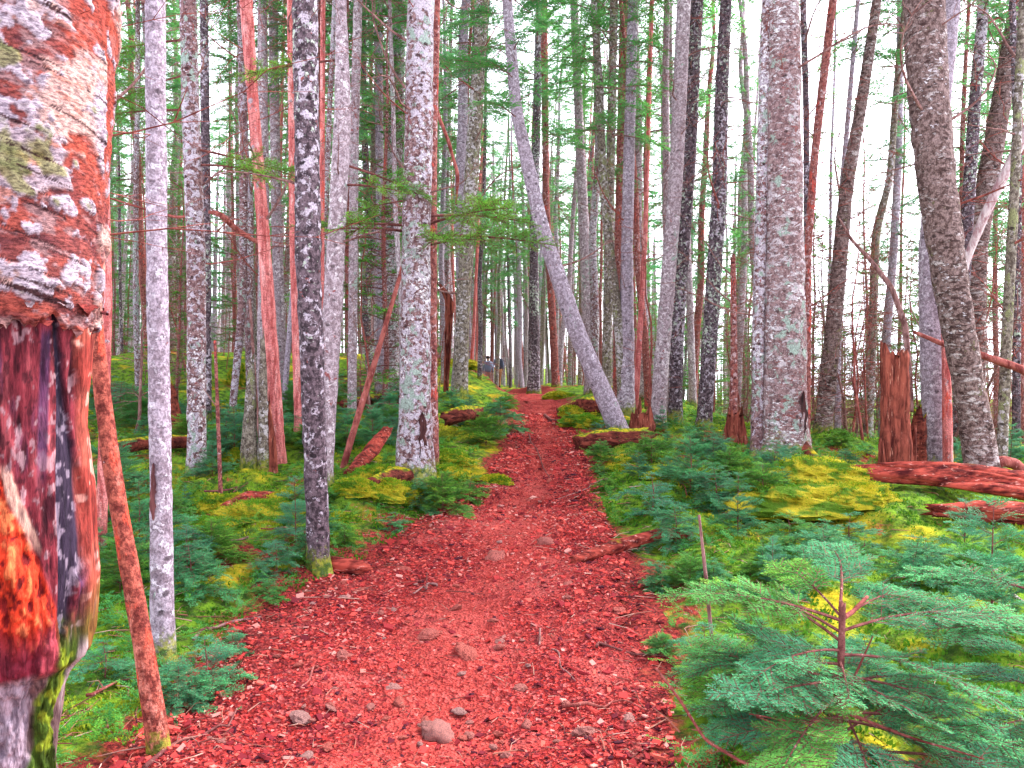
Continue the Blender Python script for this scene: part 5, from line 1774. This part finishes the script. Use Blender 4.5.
k_ = NT('moss_bed')
t_ = k_.attr('tint')
n_ = k_.noise(k_.coords(), 26, 4, .7)
M['moss_body'] = k_.finish(k_.mix(k_.step(n_, .54, .68, 0, .8), k_.mix(k_.step(k_.math('ADD', t_, k_.math('MULTIPLY', k_.math('SUBTRACT', n_, .5), .6)), .42, .80), (.075, .15, .012), (.42, .34, .022)), (.07, .07, .012)), .95, k_.bump(k_.noise(k_.coords(), 60, 4, .7), 1.0, .02), .1)
for i, a in enumerate([(300, 500, 44, .4, 'golden moss lump behind the dark spotted trunk, right of the broad yellow cushion'), (330, 520, 40, .3, 'low yellow-green moss patch touching the dark spotted trunk'), (410, 500, 44, .35, 'orange-gold moss patch beneath the thick lichened fir'), (262, 518, 70, .35, 'broad yellow moss cushion left of the dark spotted trunk'), (228, 506, 46, .4, 'orange-yellow moss cushion beside the purple-red log stub'), (205, 528, 50, .35, 'yellow moss cushion on the left bank nearest the lichen-flecked fir'),
                       (356, 492, 36, .5, 'bright yellow moss cushion right of the foot of the leaning stick'), (388, 496, 46, .45, 'golden moss cushion left of the thick lichened fir'), (376, 478, 40, .45, 'yellow moss lump above the golden cushion by the thick lichened fir'),
                       (440, 476, 34, .5, 'yellow-green moss climbing the right foot of the thick lichened fir'), (446, 462, 36, .45, 'yellow moss lump in the bushes right of the thick lichened fir'), (490, 482, 30, .35, 'moss lump on the left rim of the path at the bend'),
                       (108, 484, 40, .4, 'dull yellow moss lump far left behind the old birch'), (236, 462, 30, .5, 'yellow moss at the foot of the split stump'), (586, 424, 34, .4, 'yellow moss cushion on the right rim of the path below the crest'),
                       (578, 414, 30, .45, 'yellow moss cushion nearest the crest on the right of the path'), (625, 470, 30, .3, 'small golden moss cushion by the dark rotten log'), (660, 476, 26, .3, 'small yellow moss cushion among the saplings on the right bank'),
                       (812, 478, 74, .40, 'bright yellow-green moss mound at the foot of the thick pink-brown trunk'), (800, 506, 110, .32, 'large yellow moss mound below the mossy red log end'), (860, 500, 60, .4, 'green-yellow moss mound under the left end of the long red log'),
                       (770, 498, 60, .35, 'moss mound left of the large yellow mound'), (955, 612, 40, .6, 'yellow moss tuft right of the foreground fir'), (560, 398, 24, .35, 'far yellow moss hump beside the path at the crest'), (455, 368, 40, .35, 'far yellow moss bank behind the mossy olive fir'),
                       (240, 384, 18, 1.4, 'glowing yellow bush of moss deep among the left trunks'), (905, 462, 36, .5, 'yellow moss at the foot of the tall broken stump')]):
    cushion(*a, seed=i)


# ------------------------------------------------------------------ ground cover
def ground_cover():
    r = np.random.default_rng(55)
    # moss sprigs
    n = 60000
    d = 2.3 + 13.5 * r.random(n) ** 1.25
    x = r.uniform(-.72, .72, n) * d + 0
    u = path_u(x, d)
    m1 = fbm(xyz(x * 1.1, d * 1.1), 71, 3)
    keep = (u > .10 + .22 * (m1 < 0)) & (m1 + .3 * r.random(n) > -.12) & (d < 16)
    x, d, m1 = x[keep], d[keep], m1[keep]
    y = d
    z = H(x, y)
    n = len(x)
    yel = sstep(.05, .45, fbm(xyz(x * .9 + 7, y * .9), 73, 3) + .12 * r.normal(0, 1, n))
    size = r.uniform(.014, .030, n) * (1 + .03 * d)
    V, C = [], []
    for k in range(5):
        az = r.uniform(0, 6.283, n)
        til = r.uniform(.2, 1.1, n)
        dr = np.stack([np.cos(az) * np.sin(til), np.sin(az) * np.sin(til), np.cos(til)], 1)
        wv = norm(np.cross(dr, UP + r.normal(0, .3, (n, 3))))
        off = np.stack([r.normal(0, .012, n), r.normal(0, .012, n), np.zeros(n) - .006], 1)
        b0 = np.stack([x, y, z], 1) + off
        L = (size * r.uniform(.6, 1.3, n))[:, None]
        V.append(np.stack([b0 - wv * L * .10, b0 + dr * L * .55 - wv * L * .22, b0 + dr * L, b0 + dr * L * .55 + wv * L * .22], 1))
        C.append(np.repeat(np.clip(.15 + .75 * yel + r.normal(0, .12, n), 0, 1), 4).reshape(n, 4))
    V = np.concatenate(V).reshape(-1, 3)
    b = MB()
    b.add(V, np.arange(len(V)).reshape(-1, 4), c=np.concatenate(C).ravel())
    o = link('moss', b.mesh('moss', M['needle_moss'], False))
    tag(o, 'short green and yellow moss cushions carpeting the banks beside the path', 'moss', None, 'stuff')
    # low seedlings
    b = MB()
    n = 4200
    d = 2.6 + 15 * r.random(n) ** 1.1
    x = r.uniform(-.72, .72, n) * d
    u = path_u(x, d)
    keep = (u > .12) & (fbm(xyz(x * .8, d * .8), 81, 3) + .5 * r.random(n) > .0)
    S, U_, N_, L_, C_ = [], [], [], [], []
    for xx, yy in zip(x[keep], d[keep]):
        z = float(H(xx, yy)) + .012
        for k in range(r.integers(4, 8)):
            az = r.uniform(0, 6.283)
            e = r.uniform(.0, .6)
            U_.append((math.cos(az) * math.cos(e), math.sin(az) * math.cos(e), math.sin(e)))
            S.append((xx, yy, z + r.uniform(0, .07)))
            N_.append((-math.cos(az) * math.sin(e), -math.sin(az) * math.sin(e), math.cos(e)))
            L_.append(r.uniform(.05, .15))
            C_.append(r.uniform(.2, .75))
    needle_quads(b, np.array(S), np.array(U_), np.array(N_), np.array(L_), .010, .022, .006, r, 0, np.array(C_))
    o = link('undergrowth', b.mesh('undergrowth', M['needle_green'], False))
    tag(o, 'ankle-high green seedlings sprinkled through the moss', 'seedlings', None, 'stuff')
    # cinder chips on the path
    b = MB()
    n = 60000
    y = 2.1 + 12 * r.random(n) ** 1.7
    l, rr = path_edges(y)
    x = l - .10 + (rr - l + .2) * r.random(n)
    mid_ = np.abs((x - (l + rr) / 2) / (rr - l) * 2)
    kp = r.random(n) < np.clip(.22 + .9 * mid_ + .5 * fbm(xyz(x * 1.5, y * 1.5), 93, 3), .12, 1)
    x, y = x[kp], y[kp]
    n = len(x)
    z = H(x, y) + .012 + path_relief(x, y)
    sz = r.lognormal(math.log(.0042), .62, n).clip(.0015, .024) * (1 + .05 * y)
    az = r.uniform(0, 6.283, n)
    tl = r.normal(0, .35, (n, 2))
    ax = norm(np.stack([np.cos(az), np.sin(az), tl[:, 0]], 1))
    ay = norm(np.stack([-np.sin(az), np.cos(az), tl[:, 1]], 1))
    nz = np.cross(ax, ay)
    c = np.stack([x, y, z], 1)
    asp = r.uniform(.35, 1, n)[:, None]
    s = sz[:, None]
    q = [c + ax * s * r.uniform(.7, 1.2, (n, 1)) * sx_ + ay * s * asp * r.uniform(.7, 1.2, (n, 1)) * sy_ + nz * s * .25 for sx_, sy_ in ((-1, -1), (1, -1), (1, 1), (-1, 1))]
    lo = [p - nz * s * .45 for p in q]
    V = np.stack(q + lo, 1)
    base = np.array([[0, 1, 2, 3], [0, 4, 5, 1], [1, 5, 6, 2], [2, 6, 7, 3], [3, 7, 4, 0]])
    Q = (np.arange(n)[:, None, None] * 8 + base[None]).reshape(-1, 4)
    tint = np.repeat(np.clip(.5 + .27 * r.normal(0, 1, n) + .15 * fbm(xyz(x * 2, y * 2), 91, 2), 0, 1), 8)
    b.add(V.reshape(-1, 3), Q, c=tint)
    o = link('gravel', b.mesh('gravel', M['chips'], False))
    tag(o, 'loose red cinder gravel and bark chips covering the path', 'gravel', None, 'stuff')
    # twig and needle litter
    b = MB()
    n = 7500
    y = 2.2 + 12 * r.random(n) ** 1.3
    x = r.uniform(-.7, .7, n) * y
    u = path_u(x, y)
    keep = r.random(n) < np.where(u < -.25, .35, np.where(u < .7, .9, .35))
    x, y = x[keep], y[keep]
    n = len(x)
    L = r.lognormal(math.log(.07), .6, n).clip(.02, .35)
    az = r.uniform(0, 6.283, n)
    A = np.stack([x, y, H(x, y) + .016 + np.where(path_u(x, y) < 0, path_relief(x, y), .012)], 1)
    bend = az + r.normal(0, .35, n)
    Mx = A + np.stack([np.cos(az) * L * .5, np.sin(az) * L * .5, r.uniform(0, .02, n)], 1)
    E = Mx + np.stack([np.cos(bend) * L * .5, np.sin(bend) * L * .5, r.uniform(-.012, .012, n)], 1)
    rr = r.uniform(.0012, .0030, n) * (L / .08) ** .3
    for p, q_, r0, r1 in ((A, Mx, rr, rr * .85), (Mx, E, rr * .85, rr * .4)):
        V, Q = sticks(p, q_, r0, r1, 4)
        b.add(V, Q, c=np.repeat(r.random(n), 8))
    o = link('litter', b.mesh('litter', M['litter'], False))
    tag(o, 'fine fallen twigs strewn over the path edges and moss', 'twig litter', None, 'stuff')


ground_cover()


# ------------------------------------------------------------------ two hikers far along the trail
def cloth(name, col):
    k = NT(name)
    v = k.coords()
    n = k.noise(v, 30, 3, .6)
    return k.finish(k.mix(n, tuple(c * .8 for c in col), tuple(min(1, c * 1.15) for c in col)), .8)


SKIN = cloth('skin', (.45, .26, .18))
HAIR = cloth('dark_hair', (.03, .02, .02))


def hiker(px, d, label, top, legs, pack, stride=.16, turn=0.0, hgt=1.66):
    x = (px - 512) / F * d
    z = float(H(x, d))
    J = {'pelvis': (0, 0, .92, .135), 'waist': (0, .01, 1.06, .125), 'chest': (0, .03, 1.28, .15), 'neck': (0, .03, 1.44, .055), 'chin': (0, .05, 1.51, .07), 'head': (0, .05, 1.60, .088), 'crown': (0, .04, 1.66, .06)}
    E = [('pelvis', 'waist'), ('waist', 'chest'), ('chest', 'neck'), ('neck', 'chin'), ('chin', 'head'), ('head', 'crown')]
    for sg, nm in ((-1, 'l'), (1, 'r')):
        st = stride * sg
        J.update({'hip' + nm: (.09 * sg, 0, .86, .09), 'knee' + nm: (.10 * sg, .06 + st * .5, .48, .06), 'ank' + nm: (.10 * sg, st, .09, .042), 'toe' + nm: (.11 * sg, st + .15, .04, .035),
                  'sh' + nm: (.17 * sg, .02, 1.38, .065), 'el' + nm: (.23 * sg, -.02 - st * .5, 1.12, .045), 'wr' + nm: (.22 * sg, .10 - st * .6, .90, .032), 'hand' + nm: (.21 * sg, .14 - st * .6, .82, .03)})
        E += [('pelvis', 'hip' + nm), ('hip' + nm, 'knee' + nm), ('knee' + nm, 'ank' + nm), ('ank' + nm, 'toe' + nm), ('chest', 'sh' + nm), ('sh' + nm, 'el' + nm), ('el' + nm, 'wr' + nm), ('wr' + nm, 'hand' + nm)]
    names = list(J)
    me = bpy.data.meshes.new('person_cage')
    me.from_pydata([J[n][:3] for n in names], [(names.index(a), names.index(b_)) for a, b_ in E], [])
    tmp = bpy.data.objects.new('person_cage', me)
    COL.objects.link(tmp)
    md = tmp.modifiers.new('s', 'SKIN')
    for n, sv in zip(names, me.skin_vertices[0].data):
        sv.radius = (J[n][3], J[n][3])
    me.skin_vertices[0].data[0].use_root = True
    ss = tmp.modifiers.new('u', 'SUBSURF')
    ss.levels = ss.render_levels = 2
    bpy.context.view_layer.update()
    ev = tmp.evaluated_get(bpy.context.evaluated_depsgraph_get())
    body = bpy.data.meshes.new_from_object(ev)
    bpy.data.objects.remove(tmp)
    for m in (SKIN, cloth('jacket_cloth', top), cloth('trouser_cloth', legs), HAIR):
        body.materials.append(m)
    for p in body.polygons:
        c = p.center
        arm = abs(c[0]) > .17 and c[2] < .93
        p.material_index = 0 if (c[2] > 1.47 or arm) else (3 if c[2] < .13 else (2 if c[2] < .96 and abs(c[0]) < .19 else 1))
        p.use_smooth = True
    body.name = 'person'
    o = link('person', body, None, (x, d, z))
    k = hgt / 1.70
    o.scale = (k, k, k)
    o.rotation_euler = (0, 0, turn)
    tag(o, label, 'person', None)
    b = MB()
    n, m = 16, 12
    u, v = np.meshgrid(np.arange(n) / n * 2 * np.pi, np.linspace(0, np.pi, m))
    D = np.stack([np.sin(v) * np.cos(u), np.sin(v) * np.sin(u), np.cos(v)], -1)
    Pk = np.sign(D) * np.abs(D) ** .6 * np.array([.17, .11, .26]) + np.array([0, -.20, 1.20])
    b.add(Pk.reshape(-1, 3), grid_quads(m, n, True))
    link('backpack', b.mesh('backpack', cloth('pack_cloth', pack)), o)
    b = MB()
    Hd = D * np.array([.098, .108, .098]) + np.array([0, .035, 1.625])
    b.add(Hd.reshape(-1, 3), grid_quads(m, n, True)[: (m // 2 + 1) * n])
    link('hair', b.mesh('hair', HAIR), o)


hiker(488, 36, 'hiker in a grey-blue jacket and pinkish trousers far along the trail', (.22, .25, .36), (.36, .19, .19), (.14, .16, .24))
hiker(498.5, 38, 'hiker with a dark navy pack and rust-coloured trousers far along the trail', (.16, .17, .26), (.40, .17, .08), (.03, .035, .06), .12, .3)
